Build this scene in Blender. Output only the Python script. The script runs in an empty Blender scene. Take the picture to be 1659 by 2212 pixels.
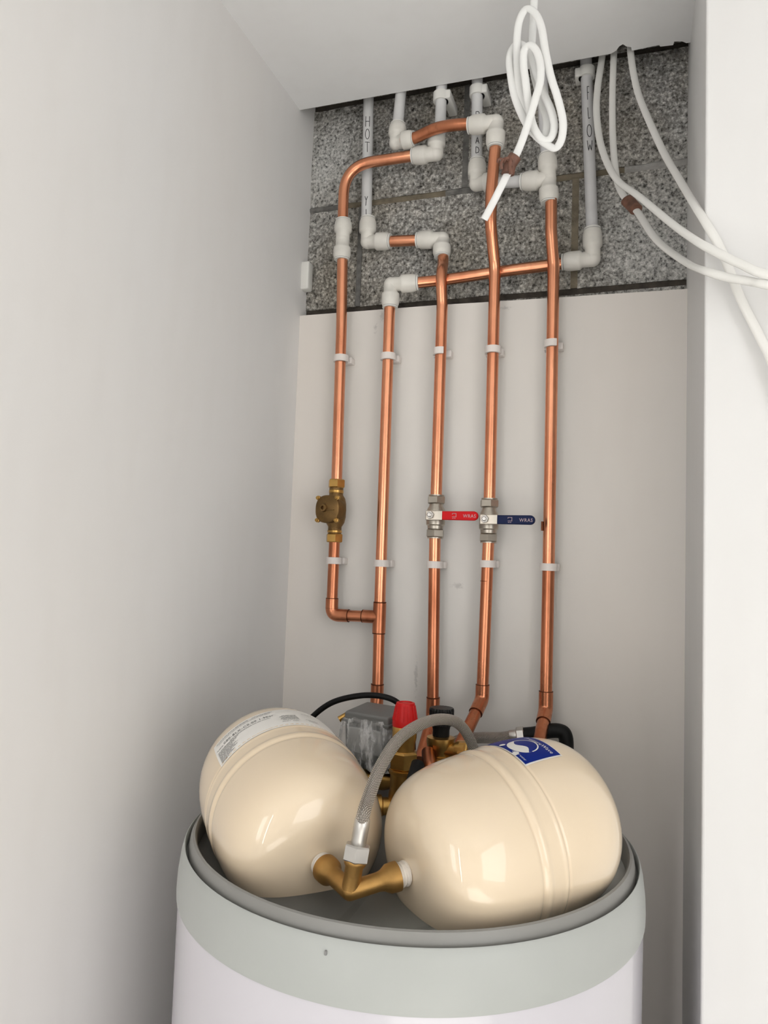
import bpy, bmesh, math, random
from mathutils import Vector, Matrix, Quaternion
random.seed(7)
PI = math.pi
scene = bpy.context.scene
COL = scene.collection

# ------------------------------------------------------------------ camera
cd = bpy.data.cameras.new('camera')
cd.sensor_fit = 'VERTICAL'; cd.sensor_height = 36.0
cd.lens = 1600.0 / 2212.0 * 36.0
cd.clip_start = 0.02; cd.clip_end = 60
cam = bpy.data.objects.new('camera', cd); COL.objects.link(cam)
cam.matrix_world = Matrix(((0.946197, -0.011354, 0.323391, 0.0),
                           (0.321557, -0.078863, -0.943600, -1.40),
                           (0.036218, 0.996821, -0.070969, 1.42),
                           (0, 0, 0, 1)))
scene.camera = cam

# ------------------------------------------------------------------ world, daylight, exposure
w = bpy.data.worlds.new('world'); scene.world = w; w.use_nodes = True
w.node_tree.nodes['Background'].inputs[0].default_value = (0.80, 0.88, 1.0, 1)
w.node_tree.nodes['Background'].inputs[1].default_value = 0.3
vs = scene.view_settings
vs.view_transform = 'Standard'; vs.look = 'None'; vs.gamma = 1.0; vs.use_curve_mapping = False
vs.exposure = -1.15
scene.cycles.adaptive_threshold = 0.02
scene.cycles.max_bounces = 7; scene.cycles.diffuse_bounces = 4; scene.cycles.glossy_bounces = 3
scene.cycles.transmission_bounces = 2; scene.cycles.transparent_max_bounces = 6
scene.cycles.caustics_reflective = False; scene.cycles.caustics_refractive = False

def area(name, loc, rot, sx, sy, power, col=(1, 1, 1), spread=180):
    l = bpy.data.lights.new(name, 'AREA'); l.shape = 'RECTANGLE'; l.size = sx; l.size_y = sy
    l.energy = power; l.color = col; l.spread = math.radians(spread)
    o = bpy.data.objects.new(name, l); COL.objects.link(o); o.location = loc; o.rotation_euler = rot
    return o
# daylight entering by the openings of the room behind the camera (wall_south, wall_east)
area('daylight_door', (-0.44, -3.79, 1.10), (PI/2, 0, 0), 0.10, 2.10, 20, (1.0, 0.995, 0.985))
area('daylight_window', (-1.22, -3.79, 1.30), (PI/2, 0, 0), 0.56, 1.70, 29, (1.0, 0.995, 0.985))
area('daylight_side', (1.59, -2.35, 1.35), (PI/2, 0, PI/2), 1.60, 1.50, 54, (1.0, 0.995, 0.985))

sl_ = bpy.data.lights.new('sun', 'SUN'); sl_.energy = 36; sl_.angle = math.radians(1.0); sl_.color = (1.0, 0.97, 0.92)
so_ = bpy.data.objects.new('sun', sl_); COL.objects.link(so_); so_.location = (4, -2.4, 4)
so_.rotation_euler = Vector((-1.0, -0.05, -1.25)).to_track_quat('-Z', 'Y').to_euler()   # falls through the east window on to the room's floor

# ------------------------------------------------------------------ materials
def nodes(name):
    m = bpy.data.materials.new(name); m.use_nodes = True
    nt = m.node_tree; b = nt.nodes['Principled BSDF']
    return m, nt, b
def lnk(nt, a, b): nt.links.new(a, b)
def noise(nt, scale, detail=3, rough=0.5, coord='Object', stretch=None):
    tc = nt.nodes.new('ShaderNodeTexCoord'); n = nt.nodes.new('ShaderNodeTexNoise')
    n.inputs['Scale'].default_value = scale; n.inputs['Detail'].default_value = detail
    n.inputs['Roughness'].default_value = rough
    if stretch:
        mp = nt.nodes.new('ShaderNodeMapping'); mp.inputs['Scale'].default_value = stretch
        lnk(nt, tc.outputs[coord], mp.inputs[0]); lnk(nt, mp.outputs[0], n.inputs['Vector'])
    else:
        lnk(nt, tc.outputs[coord], n.inputs['Vector'])
    return n
def ramp(nt, src, stops):
    r = nt.nodes.new('ShaderNodeValToRGB'); e = r.color_ramp.elements
    while len(e) < len(stops): e.new(0.5)
    for k, (p, c) in enumerate(stops):
        e[k].position = p; e[k].color = (*c, 1) if len(c) == 3 else c
    lnk(nt, src, r.inputs[0]); return r
def bump(nt, b, src, strength, dist):
    bp = nt.nodes.new('ShaderNodeBump'); bp.inputs['Strength'].default_value = strength
    bp.inputs['Distance'].default_value = dist
    lnk(nt, src, bp.inputs['Height']); lnk(nt, bp.outputs[0], b.inputs['Normal'])
def mixc(nt, fac, a, b):
    m = nt.nodes.new('ShaderNodeMix'); m.data_type = 'RGBA'
    if isinstance(fac, (int, float)): m.inputs[0].default_value = fac
    else: lnk(nt, fac, m.inputs[0])
    for k, v in ((6, a), (7, b)):
        if isinstance(v, tuple): m.inputs[k].default_value = (*v, 1)
        else: lnk(nt, v, m.inputs[k])
    return m.outputs[2]
def plain(name, col, rough=0.5, metal=0.0, var=0.0, scale=20, bmp=0.0, bscale=200, coat=0.0, spec=0.5):
    m, nt, b = nodes(name)
    b.inputs['Roughness'].default_value = rough; b.inputs['Metallic'].default_value = metal
    b.inputs['Coat Weight'].default_value = coat; b.inputs['Coat Roughness'].default_value = 0.06
    b.inputs['Specular IOR Level'].default_value = spec
    if var:
        n = noise(nt, scale)
        r = ramp(nt, n.outputs[0], [(0.3, tuple(c * (1 - var) for c in col)), (0.7, tuple(min(1, c * (1 + var)) for c in col))])
        lnk(nt, r.outputs[0], b.inputs['Base Color'])
    else:
        b.inputs['Base Color'].default_value = (*col, 1)
    if bmp:
        n2 = noise(nt, bscale, 4); bump(nt, b, n2.outputs[0], bmp, 0.002)
    return m
M = {}
def wall_mat(name, col, warm):
    m, nt, b = nodes(name)
    n = noise(nt, 2.2, 2, 0.55, 'Object', (1, 1, 0.45))
    n2 = noise(nt, 26, 1, 0.6, 'Object', (1, 1, 0.25))
    r = ramp(nt, n.outputs[0], [(0.35, col), (0.68, warm)])
    r2 = ramp(nt, n2.outputs[0], [(0.25, (0.93, 0.92, 0.91)), (0.55, (1, 1, 1))])
    mm = nt.nodes.new('ShaderNodeMix'); mm.data_type = 'RGBA'; mm.blend_type = 'MULTIPLY'; mm.inputs[0].default_value = 0.2
    lnk(nt, r.outputs[0], mm.inputs[6]); lnk(nt, r2.outputs[0], mm.inputs[7])
    lnk(nt, mm.outputs[2], b.inputs['Base Color'])
    b.inputs['Roughness'].default_value = 0.55
    b.inputs['Specular IOR Level'].default_value = 0.3
    if name == 'mist coated plaster':                       # a few pencil scuffs and smudges left by the fitters
        geo = nt.nodes.new('ShaderNodeNewGeometry'); ns = noise(nt, 120, 3, 0.7); last = mm.outputs[2]
        for c, rad in (((-0.500, 0, 1.928), (.010, 1, .022)), ((-0.512, 0, 1.905), (.008, 1, .016)), ((-0.402, 0, 1.205), (.006, 1, .050)), ((-0.372, 0, 1.215), (.005, 1, .055)), ((-0.325, 0, 1.385), (.022, 1, .010)), ((-0.245, 0, 1.925), (.016, 1, .006))):
            d = nt.nodes.new('ShaderNodeVectorMath'); d.operation = 'SUBTRACT'; d.inputs[1].default_value = c; lnk(nt, geo.outputs['Position'], d.inputs[0])
            s = nt.nodes.new('ShaderNodeVectorMath'); s.operation = 'DIVIDE'; s.inputs[1].default_value = rad; lnk(nt, d.outputs[0], s.inputs[0])
            l = nt.nodes.new('ShaderNodeVectorMath'); l.operation = 'LENGTH'; lnk(nt, s.outputs[0], l.inputs[0])
            a = nt.nodes.new('ShaderNodeMath'); a.operation = 'MULTIPLY_ADD'; a.inputs[1].default_value = 2.2; lnk(nt, ns.outputs[0], a.inputs[0]); lnk(nt, l.outputs['Value'], a.inputs[2])
            mr = nt.nodes.new('ShaderNodeMapRange'); mr.inputs[1].default_value = 1.75; mr.inputs[2].default_value = 1.25; mr.inputs[3].default_value = 0; mr.inputs[4].default_value = 0.34
            lnk(nt, a.outputs[0], mr.inputs[0]); last = mixc(nt, mr.outputs[0], last, (0.30, 0.28, 0.26))
        lnk(nt, last, b.inputs['Base Color'])
    n3 = noise(nt, 90, 2); bump(nt, b, n3.outputs[0], 0.12, 0.001)
    return m
M['wall'] = wall_mat('painted plaster', (0.82, 0.81, 0.80), (0.82, 0.80, 0.78))
M['wall_mist'] = wall_mat('mist coated plaster', (0.785, 0.75, 0.71), (0.785, 0.73, 0.675))
M['ceiling'] = wall_mat('white ceiling paint', (0.92, 0.92, 0.915), (0.92, 0.915, 0.91))
M['trim_white'] = wall_mat('white wall paint', (0.775, 0.77, 0.76), (0.775, 0.765, 0.755))
M['room_paint'] = plain('room wall paint', (0.84, 0.83, 0.815), 0.6)
M['floor'] = plain('floor screed', (0.74, 0.73, 0.71), 0.7)
M['light_stop_dark'] = plain('light stop brown', (0.16, 0.12, 0.08), 0.8, var=0.3, scale=12)  # only for the unseen light stop added above the ceiling

# aggregate concrete block: speckled stones and pits, pale paint overspray with its own shape
def block_mat():
    m, nt, b = nodes('aggregate concrete block')
    n1 = noise(nt, 165, 4, 0.66, 'Object'); n2 = noise(nt, 75, 4, 0.65); n3 = noise(nt, 5, 3, 0.5)
    r1 = ramp(nt, n1.outputs[0], [(0.33, (0.040, 0.038, 0.036)), (0.42, (0.24, 0.232, 0.218)), (0.54, (0.40, 0.39, 0.37)), (0.66, (0.74, 0.73, 0.71))])
    r2 = ramp(nt, n2.outputs[0], [(0.30, (0.40, 0.40, 0.39)), (0.50, (0.95, 0.95, 0.95)), (0.75, (1.25, 1.23, 1.2))])
    mu = nt.nodes.new('ShaderNodeMix'); mu.data_type = 'RGBA'; mu.blend_type = 'MULTIPLY'; mu.inputs[0].default_value = 0.9
    lnk(nt, r1.outputs[0], mu.inputs[6]); lnk(nt, r2.outputs[0], mu.inputs[7])
    r3 = ramp(nt, n3.outputs[0], [(0.35, (0.86, 0.81, 0.73)), (0.65, (1.05, 1.05, 1.05))])
    mu2 = nt.nodes.new('ShaderNodeMix'); mu2.data_type = 'RGBA'; mu2.blend_type = 'MULTIPLY'; mu2.inputs[0].default_value = 1.0
    lnk(nt, mu.outputs[2], mu2.inputs[6]); lnk(nt, r3.outputs[0], mu2.inputs[7])
    # paint overspray: two sprayed blotches on the wall, broken up by the pores
    geo = nt.nodes.new('ShaderNodeNewGeometry')
    def blotch(c, rad, edge):
        d = nt.nodes.new('ShaderNodeVectorMath'); d.operation = 'SUBTRACT'; d.inputs[1].default_value = c
        lnk(nt, geo.outputs['Position'], d.inputs[0])
        s = nt.nodes.new('ShaderNodeVectorMath'); s.operation = 'DIVIDE'; s.inputs[1].default_value = rad
        lnk(nt, d.outputs[0], s.inputs[0])
        l = nt.nodes.new('ShaderNodeVectorMath'); l.operation = 'LENGTH'; lnk(nt, s.outputs[0], l.inputs[0])
        a = nt.nodes.new('ShaderNodeMath'); a.operation = 'ADD'; lnk(nt, l.outputs['Value'], a.inputs[0])
        mm = nt.nodes.new('ShaderNodeMath'); mm.operation = 'MULTIPLY'; mm.inputs[1].default_value = 1.5
        sb = nt.nodes.new('ShaderNodeMath'); sb.operation = 'SUBTRACT'; sb.inputs[0].default_value = 0.5
        lnk(nt, n2.outputs[0], sb.inputs[1]); lnk(nt, sb.outputs[0], mm.inputs[0]); lnk(nt, mm.outputs[0], a.inputs[1])
        mr = nt.nodes.new('ShaderNodeMapRange'); mr.inputs[1].default_value = 1.0; mr.inputs[2].default_value = 1.0 - edge
        mr.inputs[3].default_value = 0; mr.inputs[4].default_value = 1
        lnk(nt, a.outputs[0], mr.inputs[0]); return mr.outputs[0]
    b1 = blotch((-0.650, 0.02, 2.27), (0.11, 0.3, 0.17), 0.9)
    b2 = blotch((0.05, 0.02, 2.04), (0.19, 0.3, 0.26), 1.1)
    mx = nt.nodes.new('ShaderNodeMath'); mx.operation = 'MAXIMUM'; lnk(nt, b1, mx.inputs[0]); lnk(nt, b2, mx.inputs[1])
    ml = nt.nodes.new('ShaderNodeMath'); ml.operation = 'MULTIPLY'; ml.inputs[1].default_value = 0.78
    lnk(nt, mx.outputs[0], ml.inputs[0])
    r1b = ramp(nt, n1.outputs[0], [(0.34, (0.10, 0.10, 0.10)), (0.47, (0.52, 0.52, 0.50)), (0.62, (0.72, 0.72, 0.70))])
    out = mixc(nt, ml.outputs[0], mu2.outputs[2], r1b.outputs[0])
    lnk(nt, out, b.inputs['Base Color']); b.inputs['Roughness'].default_value = 0.92
    b.inputs['Specular IOR Level'].default_value = 0.15
    bump(nt, b, n1.outputs[0], 0.9, 0.004)
    return m
M['block'] = block_mat()
M['mortar'] = plain('sand mortar', (0.185, 0.155, 0.110), 0.95, var=0.3, scale=45, bmp=0.6, bscale=240)
M['mortar_dark'] = plain('dark mortar', (0.060, 0.050, 0.040), 0.95, var=0.4, scale=45, bmp=0.6, bscale=240)
M['mortar_grey'] = plain('grey mortar', (0.155, 0.150, 0.140), 0.95, var=0.35, scale=60, bmp=0.6, bscale=240)
M['mortar_pale'] = plain('pale sand mortar', (0.36, 0.35, 0.33), 0.95, var=0.2, scale=45, bmp=0.6, bscale=240)

def copper_mat(name, c_hi, c_lo, rough):
    m, nt, b = nodes(name)
    b.inputs['Metallic'].default_value = 1.0
    n = noise(nt, 14, 4, 0.6, 'Object', (1, 1, 0.35)); n2 = noise(nt, 60, 3, 0.6, 'Object', (1.6, 1.6, 0.3))
    r = ramp(nt, n.outputs[0], [(0.32, c_lo), (0.56, c_hi)])
    r2 = ramp(nt, n2.outputs[0], [(0.28, (0.45, 0.36, 0.30)), (0.40, (1, 1, 1))])
    mm = nt.nodes.new('ShaderNodeMix'); mm.data_type = 'RGBA'; mm.blend_type = 'MULTIPLY'; mm.inputs[0].default_value = 0.22
    lnk(nt, r.outputs[0], mm.inputs[6]); lnk(nt, r2.outputs[0], mm.inputs[7])
    lnk(nt, mm.outputs[2], b.inputs['Base Color'])
    rr = nt.nodes.new('ShaderNodeMapRange'); rr.inputs[3].default_value = rough + 0.12; rr.inputs[4].default_value = rough - 0.05
    lnk(nt, n.outputs[0], rr.inputs[0]); lnk(nt, rr.outputs[0], b.inputs['Roughness'])
    return m
M['copper'] = copper_mat('bright copper', (0.82, 0.365, 0.21), (0.62, 0.24, 0.13), 0.215)
M['copper_dull'] = copper_mat('tarnished copper', (0.60, 0.235, 0.125), (0.36, 0.125, 0.062), 0.26)
M['copper_ring'] = plain('solder stained copper', (0.16, 0.06, 0.03), 0.5, 1.0)
M['brass'] = plain('brass', (0.55, 0.33, 0.10), 0.34, 1.0, var=0.25, scale=30)
M['brass_cast'] = plain('cast gunmetal', (0.21, 0.125, 0.048), 0.50, 0.9, var=0.2, scale=60, bmp=0.3, bscale=500)
M['brass_tee'] = plain('satin brass', (0.44, 0.255, 0.085), 0.50, 1.0, var=0.18, scale=35, bmp=0.1, bscale=500)
M['nickel'] = plain('nickel plate', (0.46, 0.42, 0.36), 0.36, 1.0, var=0.12, scale=40)
M['steel'] = plain('stainless steel', (0.56, 0.54, 0.51), 0.40, 1.0)
M['plastic'] = plain('off white push fit plastic', (0.74, 0.715, 0.66), 0.40, var=0.05, scale=40)
M['collet'] = plain('white collet plastic', (0.78, 0.77, 0.73), 0.38)
M['ring_grey'] = plain('grey collet seam', (0.22, 0.22, 0.22), 0.6)
M['pex'] = plain('white barrier pipe', (0.70, 0.695, 0.69), 0.36, var=0.06, scale=25)
M['pex_grey'] = plain('grey barrier pipe', (0.64, 0.635, 0.64), 0.36, var=0.06, scale=25)
M['ink'] = plain('marker ink', (0.018, 0.018, 0.02), 0.6)
M['clip'] = plain('white clip plastic', (0.78, 0.72, 0.68), 0.45)
M['cable'] = plain('white cable sheath', (0.86, 0.86, 0.84), 0.42)
M['cable_grey'] = plain('grey white cable sheath', (0.82, 0.81, 0.775), 0.42)
M['tape_brown'] = plain('brown tape', (0.150, 0.066, 0.042), 0.55, var=0.4, scale=70, bmp=0.5, bscale=160)
M['black_rubber'] = plain('black rubber', (0.006, 0.006, 0.006), 0.5, spec=0.2)
M['black_plastic'] = plain('black plastic', (0.008, 0.008, 0.008), 0.45, spec=0.25)
M['red_plastic'] = plain('red plastic', (0.62, 0.008, 0.008), 0.4, spec=0.3)
M['red_grip'] = plain('red vinyl grip', (0.62, 0.006, 0.010), 0.5, spec=0.2)
M['blue_grip'] = plain('navy vinyl grip', (0.005, 0.012, 0.058), 0.5, spec=0.2)
M['grip_print'] = plain('grip embossing', (0.50, 0.38, 0.40), 0.5)
M['vessel'] = plain('cream enamel', (0.78, 0.640, 0.465), 0.36, var=0.012, scale=8, coat=0.9)
M['label_white'] = plain('white label', (0.80, 0.78, 0.74), 0.4)
M['label_blue'] = plain('blue label', (0.003, 0.019, 0.20), 0.4, spec=0.12)
M['label_ink'] = plain('label ink', (0.05, 0.05, 0.055), 0.5)
M['label_grey'] = plain('grey label print', (0.24, 0.235, 0.23), 0.5)
M['label_pale'] = plain('pale label print', (0.60, 0.64, 0.72), 0.4)
M['ptfe'] = plain('thread sealing tape', (0.80, 0.74, 0.66), 0.6, bmp=0.4, bscale=300)
M['tank_white'] = plain('white lacquered steel', (0.62, 0.60, 0.64), 0.25, coat=0.4)
M['tank_skirt'] = plain('light grey plastic', (0.43, 0.445, 0.425), 0.42, var=0.015, scale=15)
M['tank_rim'] = plain('mid grey plastic', (0.26, 0.255, 0.24), 0.42)
M['tank_top'] = plain('grey plastic top', (0.34, 0.335, 0.315), 0.5)
M['act_grey'] = plain('grey actuator plastic', (0.17, 0.17, 0.165), 0.4)
M['act_pale'] = plain('pale grey plastic', (0.42, 0.42, 0.41), 0.4)

def braid_mat():
    m, nt, b = nodes('braided stainless')
    b.inputs['Metallic'].default_value = 0.85; b.inputs['Roughness'].default_value = 0.42
    tc = nt.nodes.new('ShaderNodeTexCoord'); mp = nt.nodes.new('ShaderNodeMapping')
    lnk(nt, tc.outputs['UV'], mp.inputs[0])
    def wv(rot):
        mp2 = nt.nodes.new('ShaderNodeMapping'); mp2.inputs['Rotation'].default_value = (0, 0, rot)
        mp2.inputs['Scale'].default_value = (1, 1, 1); lnk(nt, tc.outputs['UV'], mp2.inputs[0])
        wn = nt.nodes.new('ShaderNodeTexWave'); wn.inputs['Scale'].default_value = 165; wn.wave_profile = 'SIN'
        lnk(nt, mp2.outputs[0], wn.inputs[0]); return wn.outputs[1]
    a, c = wv(0.75), wv(-0.75)
    mu = nt.nodes.new('ShaderNodeMath'); mu.operation = 'MULTIPLY'; lnk(nt, a, mu.inputs[0]); lnk(nt, c, mu.inputs[1])
    r = ramp(nt, mu.outputs[0], [(0.02, (0.24, 0.21, 0.18)), (0.5, (0.76, 0.71, 0.65))])
    lnk(nt, r.outputs[0], b.inputs['Base Color']); bump(nt, b, mu.outputs[0], 0.8, 0.002)
    return m
M['braid'] = braid_mat()
def film_mat():
    m, nt, b = nodes('crumpled clear film')
    b.inputs['Base Color'].default_value = (0.9, 0.9, 0.9, 1); b.inputs['Roughness'].default_value = 0.18
    n = noise(nt, 30, 4, 0.65, 'Object', (1.6, 1.0, 0.45))
    r = ramp(nt, n.outputs[0], [(0.42, (0.05, 0.05, 0.05)), (0.52, (0.30, 0.30, 0.30)), (0.62, (0.80, 0.80, 0.80))])
    lnk(nt, r.outputs[0], b.inputs['Alpha']); bump(nt, b, n.outputs[0], 1.0, 0.012)
    return m
M['film'] = film_mat()

# ------------------------------------------------------------------ mesh builders (return verts, faces[, uvs])
class G:
    def __init__(s): s.v = []; s.f = []; s.uv = []
    def add(s, v, f, uv=None):
        o = len(s.v); s.v += [Vector(p) for p in v]; s.f += [tuple(i + o for i in q) for q in f]
        s.uv += (uv if uv else [(0, 0)] * len(v)); return s
    def join(s, g): return s.add(g.v, g.f, g.uv)
    def xf(s, m): s.v = [m @ p for p in s.v]; return s
    def moved(s, d): s.v = [p + Vector(d) for p in s.v]; return s

def frame_of(axis):
    a = Vector(axis).normalized()
    r = Vector((0, 0, 1)) if abs(a.z) < 0.95 else Vector((1, 0, 0))
    e = r.cross(a).normalized(); return e, a.cross(e).normalized(), a
def lathe(profile, origin, axis, seg=28, ph=0.0, flat=False):
    """surface of revolution: profile (radius, distance along axis)"""
    e, g, a = frame_of(axis); o = Vector(origin); G_ = G(); v = []; uv = []
    n = len(profile)
    for r, s in profile:
        for k in range(seg):
            t = ph + 2 * PI * k / seg
            v.append(o + a * s + (e * math.cos(t) + g * math.sin(t)) * max(r, 0.0)); uv.append((k / seg, s))
    f = []
    for i in range(n - 1):
        for k in range(seg):
            k2 = (k + 1) % seg
            f.append((i * seg + k, i * seg + k2, (i + 1) * seg + k2, (i + 1) * seg + k))
    if profile[0][0] > 1e-6: f.append(tuple(reversed(range(seg))))
    if profile[-1][0] > 1e-6: f.append(tuple(range((n - 1) * seg, n * seg)))
    return G_.add(v, f, uv)
def hexnut(origin, axis, r, h, ph=0.0):
    c = 0.10 * r
    return lathe([(r * 0.90, 0), (r, c), (r, h - c), (r * 0.90, h)], origin, axis, 6, ph)
def crom(pts, per=8):
    P = [Vector(p) for p in pts]; P = [2 * P[0] - P[1]] + P + [2 * P[-1] - P[-2]]; out = []
    for i in range(1, len(P) - 2):
        a, b, c, d = P[i - 1:i + 3]
        for k in range(per):
            t = k / per; t2 = t * t; t3 = t2 * t
            out.append(0.5 * ((2 * b) + (c - a) * t + (2 * a - 5 * b + 4 * c - d) * t2 + (3 * b - a - 3 * c + d) * t3))
    out.append(P[-2]); return out
def fillet(pts, rad, n=8):
    """polyline with rounded corners: a bent pipe's centre line"""
    P = [Vector(p) for p in pts]; out = [P[0]]
    for i in range(1, len(P) - 1):
        a, b, c = P[i - 1], P[i], P[i + 1]
        u, v = (a - b), (c - b); ang = u.angle(v)
        r = rad[i - 1] if isinstance(rad, (list, tuple)) else rad
        d = min(r / math.tan(ang / 2), u.length * 0.49, v.length * 0.49)
        p0, p1 = b + u.normalized() * d, b + v.normalized() * d
        for k in range(n + 1):
            t = k / n; out.append(p0 * (1 - t) ** 2 + b * 2 * t * (1 - t) + p1 * t * t)
    out.append(P[-1]); return out
def tube(path, r, seg=18, ry=None, ref=None, rads=None):
    """swept tube with end caps; ry + ref give a flat cable whose broad side faces ref"""
    P = [Vector(p) for p in path]; n = len(P); v = []; uv = []; L = 0.0
    T = [(P[min(i + 1, n - 1)] - P[max(i - 1, 0)]).normalized() for i in range(n)]
    e = frame_of(T[0])[0]
    for i in range(n):
        if ref is not None:
            e2 = T[i].cross(Vector(ref))
            if e2.length > 1e-4: e = e2.normalized() if e.dot(e2) >= 0 or i == 0 else -e2.normalized()
        e = (e - T[i] * e.dot(T[i])).normalized(); g = T[i].cross(e)
        if i: L += (P[i] - P[i - 1]).length
        rr = rads[i] if rads else r
        for k in range(seg):
            t = 2 * PI * k / seg
            v.append(P[i] + e * (rr * math.cos(t)) + g * ((ry if ry else rr) * math.sin(t))); uv.append((k / seg * 2 * PI * r, L))
    f = []
    for i in range(n - 1):
        for k in range(seg):
            k2 = (k + 1) % seg
            f.append((i * seg + k, i * seg + k2, (i + 1) * seg + k2, (i + 1) * seg + k))
    f.append(tuple(reversed(range(seg)))); f.append(tuple(range((n - 1) * seg, n * seg)))
    return G().add(v, f, uv)
def box(x0, x1, y0, y1, z0, z1, bev=0.0):
    if bev <= 0:
        v = [(x, y, z) for x in (x0, x1) for y in (y0, y1) for z in (z0, z1)]
        return G().add(v, [(0, 1, 3, 2), (4, 6, 7, 5), (0, 4, 5, 1), (2, 3, 7, 6), (0, 2, 6, 4), (1, 5, 7, 3)])
    bm = bmesh.new(); bmesh.ops.create_cube(bm, size=1)
    for q in bm.verts: q.co = Vector((x0 + (q.co.x + .5) * (x1 - x0), y0 + (q.co.y + .5) * (y1 - y0), z0 + (q.co.z + .5) * (z1 - z0)))
    bmesh.ops.bevel(bm, geom=list(bm.edges), offset=bev, segments=3, affect='EDGES', profile=0.5)
    bm.verts.index_update(); g = G().add([q.co.copy() for q in bm.verts], [tuple(q.index for q in fc.verts) for fc in bm.faces])
    bm.free(); return g
def prism(poly, z0, z1):
    """polygon (x, y) extruded in z"""
    n = len(poly); v = [(x, y, z0) for x, y in poly] + [(x, y, z1) for x, y in poly]
    f = [tuple(reversed(range(n))), tuple(range(n, 2 * n))] + [(k, (k + 1) % n, n + (k + 1) % n, n + k) for k in range(n)]
    return G().add(v, f)
def ball(c, r, seg=20, rings=12):
    return lathe([(r * math.sin(PI * k / rings), -r * math.cos(PI * k / rings)) for k in range(rings + 1)], c, (0, 0, 1), seg)

def mesh_of(name, g, mat, loc=(0, 0, 0), smooth=True, angle=38):
    me = bpy.data.meshes.new(name); l = Vector(loc)
    me.from_pydata([tuple(p - l) for p in g.v], [], g.f)
    uvl = me.uv_layers.new(name='uv')
    idx = [0] * len(me.loops); me.loops.foreach_get('vertex_index', idx)
    flat = []
    for i in idx: flat += list(g.uv[i])
    uvl.data.foreach_set('uv', flat)
    me.materials.append(M[mat] if isinstance(mat, str) else mat)
    bm = bmesh.new(); bm.from_mesh(me)
    bmesh.ops.recalc_face_normals(bm, faces=bm.faces[:])
    lim = math.radians(angle)
    for fc in bm.faces: fc.smooth = smooth
    for ed in bm.edges:
        ed.smooth = not (len(ed.link_faces) == 2 and ed.calc_face_angle(0) > lim)
    bm.to_mesh(me); bm.free(); me.update(); return me
def tag(o, label=None, cat=None, group=None, kind=None):
    for k, v in (('label', label), ('category', cat), ('group', group), ('kind', kind)):
        if v: o[k] = v
    return o
def obj(name, g, mat, loc=(0, 0, 0), parent=None, smooth=True, angle=38):
    """one mesh object; g is in world coordinates, loc the object's origin (the parent's world origin for a part)"""
    o = bpy.data.objects.new(name, mesh_of(name, g, mat, loc, smooth, angle)); COL.objects.link(o)
    if parent is None: o.location = loc
    else: o.parent = parent
    return o
class Thing:
    def __init__(s, name, label, cat, loc, group=None, kind=None):
        s.loc = Vector(loc); s.o = bpy.data.objects.new(name, None); COL.objects.link(s.o)
        s.o.empty_display_size = 0.02; s.o.location = s.loc; tag(s.o, label, cat, group, kind)
    def part(s, name, g, mat, parent=None, label=None, smooth=True, angle=38):
        o = obj(name, g, mat, s.loc, parent or s.o, smooth, angle)
        if label: o['label'] = label
        return o
def single(name, g, mat, label, cat, loc, group=None, smooth=True, angle=38):
    return tag(obj(name, g, mat, loc, None, smooth, angle), label, cat, group)
def struct(name, g, mat, loc=(0, 0, 0), smooth=False):
    return tag(obj(name, g, mat, loc, None, smooth), kind='structure')
def text_verts(txt, size, align='LEFT', space=1.0):
    cu = bpy.data.curves.new('lettering', 'FONT'); cu.body = txt; cu.size = size; cu.align_x = align; cu.space_character = space
    cu.resolution_u = 2
    o = bpy.data.objects.new('lettering', cu); COL.objects.link(o)
    dg = bpy.context.evaluated_depsgraph_get(); me = bpy.data.meshes.new_from_object(o.evaluated_get(dg))
    v = [tuple(p.co) for p in me.vertices]; f = [tuple(p.vertices) for p in me.polygons]
    bpy.data.objects.remove(o); bpy.data.curves.remove(cu); bpy.data.meshes.remove(me)
    return v, f

# ------------------------------------------------------------------ the cupboard and the room it opens to
XL, XR = -0.685, 0.081          # left and right walls of the cupboard
YN = -0.362                     # front face of the white wall beside it
CEIL = 2.3725
struct('floor', box(-2.6, 1.75, -3.95, 0.15, -0.10, 0.0), 'floor')
edge = [(-0.80, -0.045), (-0.52, -0.0455), (-0.30, -0.044), (-0.10, -0.046), (-0.055, -0.046), (-0.046, -0.052), (-0.040, -0.062),
        (-0.034, -0.066), (-0.028, -0.058), (-0.020, -0.054), (-0.019, -0.044), (0.028, -0.046), (0.030, -0.041), (0.052, -0.039),
        (0.053, -0.048), (0.066, -0.045), (0.074, -0.038), (0.10, -0.036)]
struct('ceiling', prism([(-2.6, -3.95), (1.75, -3.95), (1.75, -0.30), (0.10, -0.30)] + edge[::-1] + [(-0.80, -0.30), (-2.6, -0.30)], CEIL, CEIL + 0.0125), 'ceiling')
struct('wall_left', box(XL - 0.10, XL, -1.04, 0.12, 0.0, 2.66, 0.004), 'wall')
struct('wall_right', box(XR, 1.75, YN, 0.12, 0.0, 2.70, 0.0035), 'trim_white')
struct('wall_north', box(-2.6, XL - 0.10, -1.04, -0.94, 0.0, CEIL), 'room_paint')
struct('wall_west', box(-2.6, -2.5, -3.95, -1.04, 0.0, CEIL), 'room_paint')
ge = box(1.65, 1.75, -1.53, YN, 0, CEIL).join(box(1.65, 1.75, -3.95, -3.17, 0, CEIL)).join(box(1.65, 1.75, -3.17, -1.53, 0, 0.58)).join(box(1.65, 1.75, -3.17, -1.53, 2.12, CEIL))
struct('wall_east', ge, 'room_paint')
gs = box(-2.6, -1.52, -3.95, -3.85, 0, CEIL).join(box(-0.92, -0.66, -3.95, -3.85, 0, CEIL)).join(box(-0.22, 1.75, -3.95, -3.85, 0, CEIL))
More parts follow.
